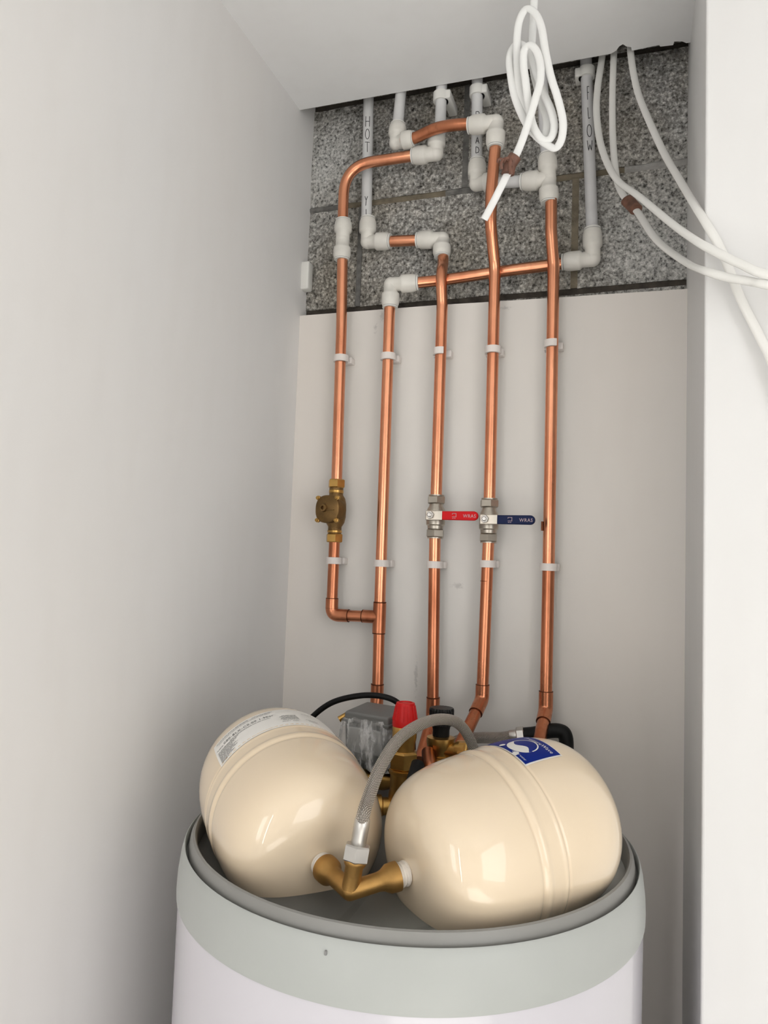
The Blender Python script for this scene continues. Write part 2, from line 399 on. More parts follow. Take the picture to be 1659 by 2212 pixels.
gs.join(box(-1.52, -0.92, -3.95, -3.85, 2.17, CEIL)).join(box(-0.66, -0.22, -3.95, -3.85, 2.17, CEIL)).join(box(-1.52, -0.92, -3.95, -3.85, 0, 0.43))
struct('wall_south', gs, 'room_paint')
struct('light_stop_1', box(-0.80, 0.20, -0.36, 0.15, 2.66, 2.70).join(box(-0.80, 0.20, -0.35, -0.30, CEIL + 0.0125, 2.66)), 'light_stop_dark')  # unseen cover added above the ceiling gap to keep sun from leaking in

# back wall: concrete blocks in the opening, plastered board below
wb = Thing('wall_back', None, None, (-0.30, 0.03, 0.0), kind='structure')
pl = [(XL - 0.05, 0.0), (XR + 0.05, 0.0), (XR + 0.05, 1.9335), (-0.132, 1.9372), (-0.30, 1.9400), (-0.377, 1.9418), (-0.60, 1.9425), (XL - 0.05, 1.9432)]
gp = G(); n = len(pl)
gp.add([(x, 0.0, z) for x, z in pl] + [(x, 0.024, z) for x, z in pl], [tuple(range(n)), tuple(reversed(range(n, 2 * n)))] + [(k, n + k, n + (k + 1) % n, (k + 1) % n) for k in range(n)])
wb.part('plasterboard', gp, 'wall_mist', smooth=False)
wb.part('mortar', box(-0.74, 0.13, 0.030, 0.12, 1.70, 2.66), 'mortar_dark', smooth=False)
def block(x0, x1, z0, z1):
    nx, nz = 10, 5; v = []; f = []
    for j in range(nz + 1):
        for i in range(nx + 1):
            ed = 0.0028 if i in (0, nx) or j in (0, nz) else 0.0
            v.append((x0 + (x1 - x0) * i / nx + (random.uniform(-.0008, .0008)), 0.025 + ed + random.uniform(-.0009, .0009), z0 + (z1 - z0) * j / nz + random.uniform(-.0008, .0008)))
    b0 = len(v); v += [(x0, .10, z0), (x1, .10, z0), (x1, .10, z1), (x0, .10, z1)]
    w_ = nx + 1
    for j in range(nz):
        for i in range(nx): f.append((j * w_ + i, j * w_ + i + 1, (j + 1) * w_ + i + 1, (j + 1) * w_ + i))
    f.append(tuple(range(w_))[::-1] + (b0, b0 + 1)); f.append(tuple(nz * w_ + i for i in range(w_)) + (b0 + 2, b0 + 3))
    f.append(tuple(j * w_ for j in range(nz + 1)) + (b0 + 3, b0)); f.append(tuple(j * w_ + nx for j in range(nz + 1))[::-1] + (b0 + 1, b0 + 2))
    wb.part('block', G().add(v, f), 'block', smooth=True, angle=50)
for a, b_ in ((-0.735, -0.570), (-0.560, -0.126), (-0.114, 0.125)): block(a, b_, 1.963, 2.181)
for a, b_ in ((-0.735, -0.346), (-0.335, 0.125)): block(a, b_, 2.193, 2.412)
block(-0.735, 0.125, 2.424, 2.640)
block(-0.735, 0.125, 1.730, 1.951)
# pointed bed joint that stands flush with the block faces
def joint(x0, x1, z, dz, mat, y=0.0242):
    nx = 12; v = []; f = []
    for i in range(nx + 1):
        x = x0 + (x1 - x0) * i / nx
        for zz, yy in ((-1, .004), (-.45, 0), (.45, 0), (1, .004)):
            v.append((x, y + yy + random.uniform(-.0007, .0007), z + zz * dz + random.uniform(-.0009, .0009)))
    for i in range(nx):
        for k in range(3): f.append((i * 4 + k, (i + 1) * 4 + k, (i + 1) * 4 + k + 1, i * 4 + k + 1))
    wb.part('mortar_joint', G().add(v, f), mat)
joint(-0.735, -0.60, 2.187, 0.0062, 'mortar_grey'); joint(-0.60, -0.38, 2.187, 0.0062, 'mortar'); joint(-0.38, -0.19, 2.187, 0.0062, 'mortar_grey'); joint(-0.19, -0.03, 2.187, 0.0062, 'mortar'); joint(-0.03, 0.125, 2.187, 0.0068, 'mortar_pale')
gv = G().add([(-0.1265, .0262, 1.963), (-0.1135, .0262, 1.963), (-0.1135, .0262, 2.181), (-0.1265, .0262, 2.181)], [(0, 1, 2, 3)])
wb.part('mortar_joint', gv, 'mortar')
wb.part('mortar_joint', G().add([(-0.5705, .0262, 1.963), (-0.5595, .0262, 1.963), (-0.5595, .0262, 2.181), (-0.5705, .0262, 2.181)], [(0, 1, 2, 3)]), 'mortar_grey')
wb.part('mortar_joint', G().add([(-0.3465, .0262, 2.193), (-0.3345, .0262, 2.193), (-0.3345, .0262, 2.412), (-0.3465, .0262, 2.412)], [(0, 1, 2, 3)]), 'mortar_grey')

# ------------------------------------------------------------------ hot water cylinder
TC = Vector((-0.285, -0.413, 0.006)); TT = (0.020, 0.008, 0.0)
tank = Thing('hot_water_cylinder', 'large white hot water cylinder with light grey plastic collar, standing on the floor', 'water cylinder', TC)
piv = Matrix.Translation(Vector((-0.285, -0.413, 1.05))) @ Matrix.Rotation(TT[1], 4, 'Y') @ Matrix.Rotation(TT[0], 4, 'X') @ Matrix.Translation(-Vector((-0.285, -0.413, 1.05)))
def tl(profile, seg=128):
    return lathe([(r, z) for r, z in profile], (-0.285, -0.413, 0.0), (0, 0, 1), seg).xf(piv)
tank.part('body', tl([(0.285, 0.012), (0.2985, 0.02), (0.2985, 1.006)]), 'tank_white')
tank.part('collar', tl([(0.2985, 1.004), (0.3005, 1.004), (0.3008, 1.012), (0.3000, 1.030), (0.2972, 1.052), (0.2945, 1.0625), (0.2930, 1.0640), (0.2918, 1.0625), (0.2912, 1.050), (0.285, 1.046)]), 'tank_skirt', label='light grey moulded collar')
tank.part('inner_rim', tl([(0.2895, 1.046), (0.2885, 1.058), (0.2868, 1.068), (0.2840, 1.0738), (0.2812, 1.0748), (0.2792, 1.0725), (0.2785, 1.066), (0.2785, 0.990)]), 'tank_rim', label='mid grey rounded inner rim')
tank.part('top_panel', tl([(0.280, 0.9915), (0.10, 0.9925), (0.0, 0.9925)]), 'tank_top', label='grey sunken top panel')
tank.part('label_mark', box(-0.2804, -0.2780, -0.7122, -0.7080, 1.0428, 1.0472, .0008), 'label_grey')

# ------------------------------------------------------------------ expansion vessels
VR, VL, VN = 0.103, 0.2616, 3.29
def vessel(center, axis, label, cat, make_label):
    c = Vector(center); e, g, a = frame_of(axis)
    def rad(u):
        n_ = VN + 0.3 * max(0.0, min(1.0, -u * 1.6)); r = VR * max(0.0, 1 - abs(u) ** n_) ** (1 / n_)
        r -= 0.0016 * math.exp(-((u + 0.175) / 0.022) ** 2)           # pressed groove between the two halves
        r += 0.0011 * math.exp(-((u + 0.12) / 0.03) ** 2)
        r -= 0.0010 * math.exp(-((u - 0.082) / 0.014) ** 2)
        r += 0.0008 * math.exp(-((u - 0.055) / 0.02) ** 2)
        return max(r, 0.0)
    us = sorted(set([round(math.sin(PI * k / 80), 5) for k in range(-40, 41)] + [round(-0.30 + 0.006 * k, 5) for k in range(75)]))
    us = [u for i, u in enumerate(us) if i == 0 or u - us[i - 1] > 0.003]
    us[0], us[-1] = -1.0, 1.0
    prof = [(rad(u), u * VL / 2) for u in us]
    # the very ends are flat-domed caps
    t = Thing('expansion_vessel', label, cat, c - Vector((0, 0, VR)), 'cream expansion vessels lying in the cylinder top')
    sh = t.part('shell', lathe(prof, c, a, 96), 'vessel')
    def surf(u, phi, off=0.0):
        du = 0.004; p = lambda uu: Vector((rad(uu), uu * VL / 2))
        r = rad(u); rr = (e * math.cos(phi) + g * math.sin(phi))
        d = p(min(u + du, .999)) - p(u - du); nrm = (rr * d.y - a * d.x).normalized()
        return c + a * (u * VL / 2) + rr * r + nrm * off
    make_label(t, sh, surf)
    pole = c - a * (VL / 2)
    nip = t.part('threaded_nipple', lathe([(0.0105, -0.010), (0.0115, 0.0), (0.0125, 0.004), (0.0110, 0.007), (0.0128, 0.010), (0.0112, 0.013), (0.0128, 0.016), (0.0115, 0.021), (0.0, 0.021)], pole, -a, 28), 'ptfe', label='thread wrapped in white sealing tape')
    ga = G()
    for tt, rr in ((0.002, .0134), (0.0075, .0130), (0.0125, .0136)):
        ga.join(lathe([(rr - .0012, -.0015), (rr, -.0006), (rr, .0016), (rr - .0012, .0022)], pole - a * tt, (-a + Vector((.10, .05, .12))).normalized(), 28))
    t.part('sealing_tape', ga, 'ptfe', parent=nip)
    return t, surf, pole, a
def patch(surf, u0, u1, p0, p1, off, nu=8, npn=24):
    v = []; f = []
    for i in range(nu + 1):
        for k in range(npn + 1): v.append(surf(u0 + (u1 - u0) * i / nu, p0 + (p1 - p0) * k / npn, off))
    for i in range(nu):
        for k in range(npn): a = i * (npn + 1) + k; f.append((a, a + 1, a + npn + 2, a + npn + 1))
    return G().add(v, f)
RD = math.radians
def on_label(surf, u_base, p_start, v, f, off):
    return G().add([surf(u_base + y / (VL / 2), p_start + x / VR, off) for x, y, _ in v], f)
def label_white(t, sh, surf):
    lb = t.part('label', patch(surf, 0.082, 0.50, RD(31), RD(128), 0.0004), 'label_white', label='white printed rating label')
    g = G()
    v, f = text_verts('080-8LX-C0.00 1.5bar', 0.0072, space=1.12); g.join(on_label(surf, 0.335, RD(40), v, f, 0.0008))
    t.part('lettering', g, 'label_ink', parent=lb)['kind'] = 'stuff'
    g = G(); rows = [(0.455, 34, 63, 1.2), (0.452, 66, 82, 1.0), (0.425, 36, 80, .7), (0.305, 45, 78, .9), (0.285, 33, 52, 1.1), (0.265, 33, 50, 1.1), (0.245, 33, 48, 1.2),
                     (0.225, 33, 46, 1.1), (0.205, 33, 50, 1.1), (0.185, 33, 47, 1.2), (0.165, 33, 49, 1.1), (0.145, 33, 44, 1.1), (0.125, 33, 46, 1.1), (0.105, 33, 40, 1.0),
                     (0.30, 86, 97, 1.1), (0.275, 84, 97, 1.1), (0.25, 85, 98, 1.1), (0.225, 84, 98, 1.2), (0.20, 85, 98, 1.1), (0.165, 84, 90, .8), (0.165, 92, 97, .8),
                     (0.36, 103, 112, .9), (0.21, 103, 113, .8), (0.18, 105, 113, .7), (0.335, 33, 39, 1.3)]
    for u, a0, a1, th in rows:
        x = a0
        while x < a1:                                             # small print: broken into word-long dashes
            w_ = random.uniform(1.0, 3.4); x1 = min(a1, x + w_)
            g.join(patch(surf, u, u + 0.0085 * th, RD(x), RD(x1), 0.0007, 1, max(1, int(x1 - x)))); x = x1 + random.uniform(.25, .6)
    t.part('small_print', g, 'label_grey', parent=lb)['kind'] = 'stuff'
def label_blue(t, sh, surf):
    lb = t.part('label_border', patch(surf, 0.082, 0.502, RD(70), RD(115.5), 0.0004), 'label_white', label='white border of the blue label')
    t.part('label', patch(surf, 0.094, 0.492, RD(71), RD(114.3), 0.0007), 'label_blue', parent=lb, label='blue maker label with white globe emblem')
    g = G()
    v, f = text_verts('PressureWave', 0.0082, space=1.04)
    mx = max(p[0] for p in v); g.join(on_label(surf, 0.405, RD(112.0) - mx / VR, v, f, 0.0010))
    # emblem: a globe disc cut by a wave, with a falling drop
    cu, cp, rr = 0.262, RD(96), 0.0185
    def e2(x, y): return surf(cu + y / (VL / 2), cp + x / VR, 0.0010)
    n = 40; v = []; f = []
    for k in range(n + 1):                                            # lower bowl below the wave
        x = -rr + 2 * rr * k / n; h = math.sqrt(max(0, rr * rr - x * x)); wv = 0.0035 * math.sin(x / rr * 4.2) - 0.002
        v += [e2(x, -h), e2(x, max(-h, min(h, wv)))]
    f = [(2 * k, 2 * k + 2, 2 * k + 3, 2 * k + 1) for k in range(n)]; g.add(v, f)
    v = []
    for k in range(n + 1):
        t_ = PI * k / n
        v += [e2(rr * math.cos(t_), rr * math.sin(t_)), e2((rr - .0016) * math.cos(t_), (rr - .0016) * math.sin(t_))]
    g.add(v, f)
    v = [e2(0.010 * math.cos(2 * PI * k / 16) * .35 + .012, 0.005 * math.sin(2 * PI * k / 16) - .0205) for k in range(16)]; g.add(v, [tuple(range(16))])
    v = [e2(0.010 * math.cos(2 * PI * k / 16) * .3 - .016, 0.004 * math.sin(2 * PI * k / 16) - .0175) for k in range(16)]; g.add(v, [tuple(range(16))])
    t.part('emblem', g, 'label_white', parent=lb)
    g = G(); v, f = text_verts('global water', 0.0046, space=1.0); mx = max(p[0] for p in v)
    g.join(on_label(surf, 0.112, RD(112) - mx / VR, v, f, 0.0010))
    t.part('small_print', g, 'label_pale', parent=lb)['kind'] = 'stuff'
AXR = Vector((0.68027, 0.71570, 0.15833)); AXL = Vector((-0.68625, 0.69543, 0.21432))
v_r, s_r, pole_r, ax_r = vessel((-0.1452, -0.5029, 1.1058), AXR, 'cream expansion vessel with blue label, lying nearest the white wall', 'expansion vessel', label_blue)
v_l, s_l, pole_l, ax_l = vessel((-0.4254, -0.5049, 1.1069), AXL, 'cream expansion vessel with white rating label, lying on the cylinder near the left wall', 'expansion vessel', label_white)

# brass tee that joins both vessels to the braided hose
VX = Vector((-0.2835, -0.6390, 1.0740))
tee = Thing('brass_tee', 'satin brass three-way fitting joining the two cream vessels', 'pipe fitting', VX - Vector((0, 0, .02)))
def arm_dir(p): return (p - VX).normalized()
pa, pb = pole_l - ax_l * 0.006, pole_r - ax_r * 0.006
up = Vector((0.10, 0.16, 1.0)).normalized()
g = ball(VX, 0.0098)
for p in (pa, pb):
    d = arm_dir(p); L = (p - VX).length - 0.004
    g.join(lathe([(0.0098, 0), (0.0098, L - .024), (0.0108, L - .019), (0.0150, L - .012), (0.0155, L - .006), (0.0155, L - .001), (0.0138, L), (0.0, L)], VX, d, 36))
g.join(lathe([(0.0096, 0), (0.0096, .024), (0.0118, .027), (0.0122, .030), (0.0118, .033), (0.0, .033)], VX, up, 36))
tee.part('body', g, 'brass_tee', angle=50)

# braided hose looping from the tee over to the valves behind
hp0 = VX + up * 0.033
hose_pts = [hp0 + up * 0.030, hp0 + up * 0.045] + [Vector(p) for p in ((-0.2790, -0.605, 1.160), (-0.2800, -0.560, 1.1855), (-0.2730, -0.505, 1.2085), (-0.2520, -0.445, 1.2190), (-0.2310, -0.390, 1.2090), (-0.2180, -0.350, 1.1760), (-0.2130, -0.325, 1.130), (-0.2120, -0.315, 1.090))]
hose = Thing('braided_hose', 'silver braided flexible hose arching up from the brass three-way fitting', 'hose', hp0)
hose.part('braid', tube(crom(hose_pts, 10), 0.0074, 20), 'braid')
hose.part('ferrule', lathe([(0.0080, 0), (0.0084, .001), (0.0084, .016), (0.0086, .0165), (0.0086, .026), (0.0078, .028)], hp0 + up * 0.013, up, 28), 'steel')
hose.part('nut', hexnut(hp0 - up * 0.003, up, 0.0148, 0.017, 0.3), 'steel', smooth=False, label='pale hexagon nut')

# ------------------------------------------------------------------ pipes
PR = 0.011
PY = -0.032
def sleeve(p, d, L, r=0.0126):
    d = Vector(d).normalized()
    return lathe([(PR, 0), (r, .0012), (r, L - .0012), (PR, L)], p, d, 28)
def ringmark(p, d, r=0.01275, L=0.0016):
    return lathe([(PR, 0), (r, .0003), (r, L - .0003), (PR, L)], p, Vector(d).normalized(), 28)
X1, X2, X3, X4, X5 = -0.5745, -0.4705, -0.3645, -0.2625, -0.1515

def copper(name, label, path, mat='copper', r=PR, loc=None):
    return single(name, tube(path, r, 24), mat, label, 'pipe', loc or path[-1])

# first pipe: swept bend, straight drop, soldered foot that joins the second pipe
copper('copper_pipe', 'copper pipe swept in a quarter bend over the written white pipe', fillet([(-0.581, -0.034, 2.112), (-0.582, -0.034, 2.241), (-0.430, -0.034, 2.241)], 0.078, 14))
copper('copper_pipe', 'copper pipe dropping from the straight white coupling to the brass square valve', fillet([(-0.579, -0.033, 2.055), (X1 - .0005, PY, 1.90), (X1 + .003, PY, 1.575)], 0.4, 4))
t = Thing('copper_pipe', 'short copper pipe with soldered elbow running from the brass valve to its neighbour', 'pipe', (X1 + .003, PY, 1.317))
xa = X1 + .0035
t.part('tube', tube(fillet([(xa, PY, 1.480), (xa, PY, 1.317), (X2 - .012, PY, 1.3185)], 0.016, 8), PR, 24), 'copper_dull')
t.part('elbow', tube(fillet([(xa, PY, 1.349), (xa, PY, 1.317), (xa + .036, PY, 1.3175)], 0.016, 8), 0.0127, 24), 'copper_dull', label='soldered copper elbow')
t.part('solder_line', ringmark((xa, PY, 1.349), (0, 0, 1)), 'copper_ring')
t.part('solder_line', ringmark((xa + .036, PY, 1.3175), (1, 0, 0)), 'copper_ring')
t.part('solder_line', ringmark((xa, PY, 1.330), (0, 0, 1), .0129, .0010), 'copper_ring')
# second pipe
t = Thing('copper_pipe', 'second copper pipe from the left wall, with a soldered tee low down', 'pipe', (X2, PY, 1.05))
t.part('tube', tube([(X2 - .002, PY, 1.965), (X2 - .001, PY, 1.60), (X2, PY, 1.30)], PR, 24), 'copper')
t.part('tail', tube([(X2, PY, 1.33), (X2 + .002, PY, 1.17), (X2 + .002, -0.05, 1.10), (X2 + .004, -0.09, 1.07)], PR, 24), 'copper_dull')
te = t.part('tee', sleeve((X2, PY, 1.287), (0, 0, 1), .060, .0128).join(sleeve((X2 - .034, PY, 1.3185), (1, 0, 0), .032, .0127)), 'copper_dull', label='soldered copper tee')
t.part('solder_line', ringmark((X2, PY, 1.3465), (0, 0, 1)), 'copper_ring', parent=te)
t.part('solder_line', ringmark((X2, PY, 1.286), (0, 0, 1)), 'copper_ring', parent=te)
t.part('solder_line', ringmark((X2 - .035, PY, 1.3185), (1, 0, 0)), 'copper_ring', parent=te)
sl = t.part('sleeve', sleeve((X2 + .001, PY, 1.150), (0, 0, 1), .040), 'copper_dull')
t.part('solder_line', ringmark((X2 + .001, PY, 1.1895), (0, 0, 1)), 'copper_ring', parent=sl)
# third pipe, above and below the red-handled valve
copper('copper_pipe', 'copper pipe above the red-handled valve, kinked over the level pipe', fillet([(-0.374, -0.004, 2.060), (-0.371, -0.010, 2.022), (-0.3655, -0.043, 1.985), (X3, PY, 1.93), (X3, PY, 1.548)], [.06, .06, .06], 6))
t = Thing('copper_pipe', 'copper pipe below the red-handled valve, ending behind the black cap', 'pipe', (X3 + .006, PY, 1.06))
t.part('tube', tube([(X3, PY, 1.485), (X3 + .001, PY, 1.4235)], PR, 24), 'copper')
t.part('tail', tube(fillet([(X3 + .001, PY, 1.4235), (X3 + .0065, PY, 1.14), (X3 + .010, -0.12, 1.08)], .03), PR, 24), 'copper_dull')
sl = t.part('sleeve', sleeve((X3 + .0065, PY, 1.135), (0, 0, 1), .040), 'copper_dull')
t.part('solder_line', ringmark((X3 + .0065, PY, 1.1745), (0, 0, 1)), 'copper_ring', parent=sl)
# fourth pipe, above and below the navy-handled valve
copper('copper_pipe', 'copper pipe above the navy-handled valve, kinked near the cut cable end', fillet([(-0.2595, -0.073, 2.222), (-0.2650, -0.075, 2.120), (-0.2650, -0.073, 2.060), (-0.2625, PY, 1.995), (-0.2615, PY, 1.540)], [.3, .06, .06], 8))
t = Thing('copper_pipe', 'copper pipe below the navy-handled valve, elbowing forward at its foot', 'pipe', (-0.285, -0.13, 1.06))
t.part('tube', tube([(-0.2610, PY, 1.480), (-0.2620, PY, 1.4285)], PR, 24), 'copper')
t.part('tail', tube(fillet([(-0.2620, PY, 1.4285), (-0.2655, PY, 1.180), (-0.2830, -0.118, 1.118), (-0.295, -0.165, 1.070)], .02), PR, 24), 'copper_dull')
el = t.part('elbow', tube(fillet([(-0.2652, PY, 1.207), (-0.2655, PY, 1.180), (-0.2710, -0.059, 1.1605)], .018), 0.0127, 24), 'copper_dull', label='soldered angled elbow')
t.part('solder_line', ringmark((-0.2652, PY, 1.206), (0, 0, 1)), 'copper_ring', parent=el)
t.part('solder_line', ringmark((-0.2710, -0.059, 1.1605), (-.0175, -.086, -.062)), 'copper_ring', parent=el)
t.part('solder_line', ringmark((-0.2635, PY, 1.396), (0, 0, 1), .0113, .0010), 'copper_ring')
# fifth pipe
t = Thing('copper_pipe', 'long copper pipe nearest the white wall, falling from the white tee', 'pipe', (-0.155, -0.12, 1.06))
t.part('tube', tube(fillet([(-0.1585, -0.044, 2.130), (-0.1570, -0.044, 2.045), (X5 - .001, PY, 1.985), (X5, PY, 1.70), (X5 + .001, PY, 1.4265)], [.06, .06, .3], 6), PR, 24), 'copper')
t.part('tail', tube(fillet([(X5 + .001, PY, 1.4265), (X5 + .001, PY, 1.172), (-0.1530, -0.112, 1.122), (-0.156, -0.165, 1.070)], .02), PR, 24), 'copper_dull')
el = t.part('elbow', tube(fillet([(X5 + .001, PY, 1.205), (X5 + .001, PY, 1.172), (-0.1515, -0.057, 1.156)], .018), 0.0127, 24), 'copper_dull', label='soldered angled elbow')
t.part('solder_line', ringmark((X5 + .001, PY, 1.204), (0, 0, 1)), 'copper_ring', parent=el)
t.part('solder_line', ringmark((-0.1515, -0.057, 1.156), (-.0025, -.080, -.050)), 'copper_ring', parent=el)
t.part('flux_stain', box(X5 - .0135, X5 - .0100, PY - .0045, PY - .0010, 1.492, 1.509, .0006), 'copper_ring')
# level runs
copper('copper_pipe', 'level copper pipe passing behind the three right-hand drops', [(-0.428, -0.026, 1.981), (-0.366, -0.008, 1.989), (-0.27, 0.0, 1.998), (-0.130, 0.006, 2.006)], 'copper', loc=(-0.28, 0.0, 1.99))
copper('copper_pipe', 'short bowed copper pipe between two elbows under the ceiling', crom([(-0.455, -0.046, 2.268), (-0.425, -0.050, 2.268), (-0.385, -0.060, 2.273), (-0.345, -0.071, 2.268), (-0.300, -0.074, 2.262)], 8), 'copper_dull', loc=(-0.38, -0.06, 2.26))
copper('copper_pipe', 'very short level copper stub between two white elbows', [(-0.500, -0.002, 2.0845), (-0.415, -0.002, 2.0785)], 'copper', loc=(-0.455, -0.002, 2.08))

# white barrier pipes from the ceiling, some with handwritten letters
STROKES = {'H': [[(-.4, 1), (-.4, 0)], [(.4, 1), (.4, 0)], [(-.4, .5), (.4, .5)]], 'T': [[(-.45, 1), (.45, .95)], [(0, 1), (.05, 0)]],
           'O': [[(.42 * math.sin(2 * PI * k / 12), .5 + .5 * math.cos(2 * PI * k / 12)) for k in range(13)]],
           'R': [[(-.35, 0), (-.35, 1), (.2, 1), (.35, .8), (.2, .55), (-.35, .5)], [(-.1, .5), (.4, 0)]], 'E': [[(.4, 1), (-.3, .95), (-.35, 0), (.4, .05)], [(-.3, .5), (.3, .55)]],
           'A': [[(-.4, 0), (0, 1), (.4, 0)], [(-.25, .35), (.25, .35)]], 'D': [[(-.35, 0), (-.35, 1), (.25, .85), (.4, .5), (.25, .1), (-.35, 0)]],
           'L': [[(-.2, 1), (-.1, 0), (.35, .1)]], 'F': [[(-.2, 0), (-.2, 1), (.4, 1)], [(-.2, .55), (.25, .55)]], 'W': [[(-.45, 1), (-.25, 0), (0, .6), (.25, 0), (.45, 1)]],
           'I': [[(0, 1), (.05, 0)]], 'Y': [[(-.35, 1), (0, .55), (.35, 1)], [(0, .55), (-.1, 0)]]}
def written(thing_, parent, p_top, d, letters, az, r=PR, wk=0.00065):
    """letters one under another on a pipe; each (char, distance below p_top, height, width)"""
    d = Vector(d).normalized()
    for ch, s, h, wd in letters:
        g = G()
        for st in STROKES[ch]:
            pts = []
            for i in range(len(st) - 1):
                for k in range(4):
                    t_ = k / 4; pts.append((st[i][0] * (1 - t_) + st[i + 1][0] * t_, st[i][1] * (1 - t_) + st[i + 1][1] * t_))
            pts.append(st[-1]); path = []
            for x, y in pts:
                ang = az + x * wd / r
                base = Vector(p_top) + d * (s + (1 - y) * h)
                path.append(base + Vector((math.sin(ang), -math.cos(ang), 0)) * (r + .0001))
            g.join(tube(path, wk, 6))
        thing_.part('letter', g, 'ink', parent=parent)
def white_pipe(label, path, mat='pex', letters=None, az=0.25, clip=False):
    t = Thing('plastic_pipe', label, 'pipe', path[-1])
    p = t.part('tube', tube(path, PR, 24), mat)
    if letters: written(t, p, path[0], Vector(path[-1]) - Vector(path[0]), letters, az)
    return t
white_pipe('white plastic pipe hand-lettered HOT, passing behind the swept copper bend', [(-0.5480, -0.002, 2.440), (-0.5410, -0.002, 2.125)], 'pex',
           [('H', .085, .022, .010), ('O', .113, .022, .010), ('T', .141, .022, .011), ('Y', .259, .020, .008), ('I', .287, .014, .006)])
white_pipe('short white plastic pipe above the leftmost ceiling-level elbow', [(-0.4640, -0.026, 2.440), (-0.4680, -0.038, 2.298)])
white_pipe('white plastic pipe clipped at the ceiling, passing behind the bowed copper pipe', [(-0.3800, -0.031, 2.440), (-0.3795, -0.034, 2.265)])
white_pipe('greyish plastic pipe lettered RAD, behind the copper elbow under the ceiling', [(-0.3120, -0.016, 2.440), (-0.3065, -0.020, 2.205)], 'pex', [('R', .125, .014, .009), ('A', .178, .013, .008), ('D', .198, .013, .008)], az=.3)
white_pipe('greyish plastic pipe lettered RET, behind the coiled white cable', [(-0.1890, -0.030, 2.440), (-0.1680, -0.039, 2.190)], 'pex_grey', [('R', .130, .018, .011), ('E', .157, .020, .011), ('T', .183, .018, .011)], az=.2)
white_pipe('long greyish plastic pipe lettered FLOW beside the hanging cables', [(-0.1050, 0.002, 2.440), (-0.0860, 0.006, 2.050)], 'pex_grey', [('F', .098, .026, .006), ('L', .140, .022, .007), ('O', .174, .024, .010), ('W', .205, .020, .010)], az=.18)
white_pipe('stub of white plastic pipe between a white elbow and the white tee', [(-0.275, -0.022, 2.1685), (-0.205, -0.036, 2.156)])

# push-fit fittings
def arm(c, d, L=0.046, r0=0.0142, r1=0.0180):
    return lathe([(r0, 0), (r0, L * .34), (r1 * .985, L * .40), (r1, L * .46), (r1, L * .70), (r1 * .97, L * .82), (r1 * .865, L * .915), (r1 * .86, L * .93)], c, Vector(d).normalized(), 30)
def collet(c, d, L, r1): return lathe([(r1 * .80, L * .942), (r1 * .86, L * .948), (r1 * .86, L * .995), (r1 * .80, L), (PR, L)], c, Vector(d).normalized(), 30)
def seam(c, d, L, r1): return lathe([(r1 * .80, L * .925), (r1 * .835, L * .93), (r1 * .835, L * .95), (r1 * .80, L * .952)], c, Vector(d).normalized(), 30)
def fitting(name, label, c, dirs, L=0.046, r1=0.0180):
    t = Thing(name, label, 'pipe fitting', c, 'white push-fit fittings'); c = Vector(c)
    Ls = L if isinstance(L, (list, tuple)) else [L] * len(dirs)
    g = ball(c, 0.0146, 24, 14)
    for d, l in zip(dirs, Ls): g.join(arm(c, d, l, r1=r1))
    b = t.part('body', g, 'plastic', angle=60)
    for d, l in zip(dirs, Ls):
        k = t.part('collet', collet(c, d, l, r1), 'collet'); t.part('seam', seam(c, d, l, r1), 'ring_grey', parent=k)
    return t
U, D_, R_, L_ = (0, 0, 1), (0, 0, -1), (1, 0, -.08), (-1, 0, .05)
fitting('straight_coupling', 'straight white push-fit coupling on the leftmost copper pipe', (-0.5800, -0.033, 2.0835), [U, D_], 0.043)
fitting('push_fit_elbow', 'white push-fit elbow at the end of the swept copper bend', (-0.3860, -0.034, 2.2380), [U, (-1, 0, .05)], [.040, .050])
fitting('push_fit_elbow', 'white push-fit elbow on the left end of the bowed copper pipe', (-0.4680, -0.041, 2.2690), [(.02, .1, 1), (1, -.12, .0)], [.042, .040])
fitting('push_fit_elbow', 'white push-fit elbow joining the bowed copper pipe to the navy-valve pipe', (-0.2600, -0.0735, 2.2580), [(-1, .02, .06), (0, 0, -1)], [.054, .050])
fitting('push_fit_elbow', 'white push-fit elbow at the foot of the pipe lettered RAD', (-0.3055, -0.020, 2.1720), [U, (1, -.18, -.10)], [.049, .044])
fitting('push_fit_tee', 'white push-fit tee at the foot of the pipe lettered RET', (-0.1640, -0.042, 2.1500), [(-.08, .03, 1), (.04, 0, -1), (-1, .10, .10)], [.050, .046, .052])
fitting('push_fit_elbow', 'white push-fit elbow at the foot of the pipe lettered HOT', (-0.5370, -0.002, 2.0880), [(-.02, 0, 1), (1, 0, -.08)], [.052, .052])
fitting('push_fit_elbow', 'white push-fit elbow on top of the red-valve copper pipe', (-0.3770, -0.002, 2.0760), [(-1, 0, .07), (.05, -.15, -1)], [.053, .040])
fitting('push_fit_elbow', 'white push-fit elbow on top of the second copper pipe', (-0.4720, -0.031, 1.9800), [(0, 0, -1), (1, .12, .03)], [.048, .056])
fitting('push_fit_elbow', 'white push-fit elbow at the foot of the pipe lettered FLOW', (-0.0845, 0.0035, 2.0075), [(-.03, 0, 1), (-1, 0, -.01)], [.060, .057])

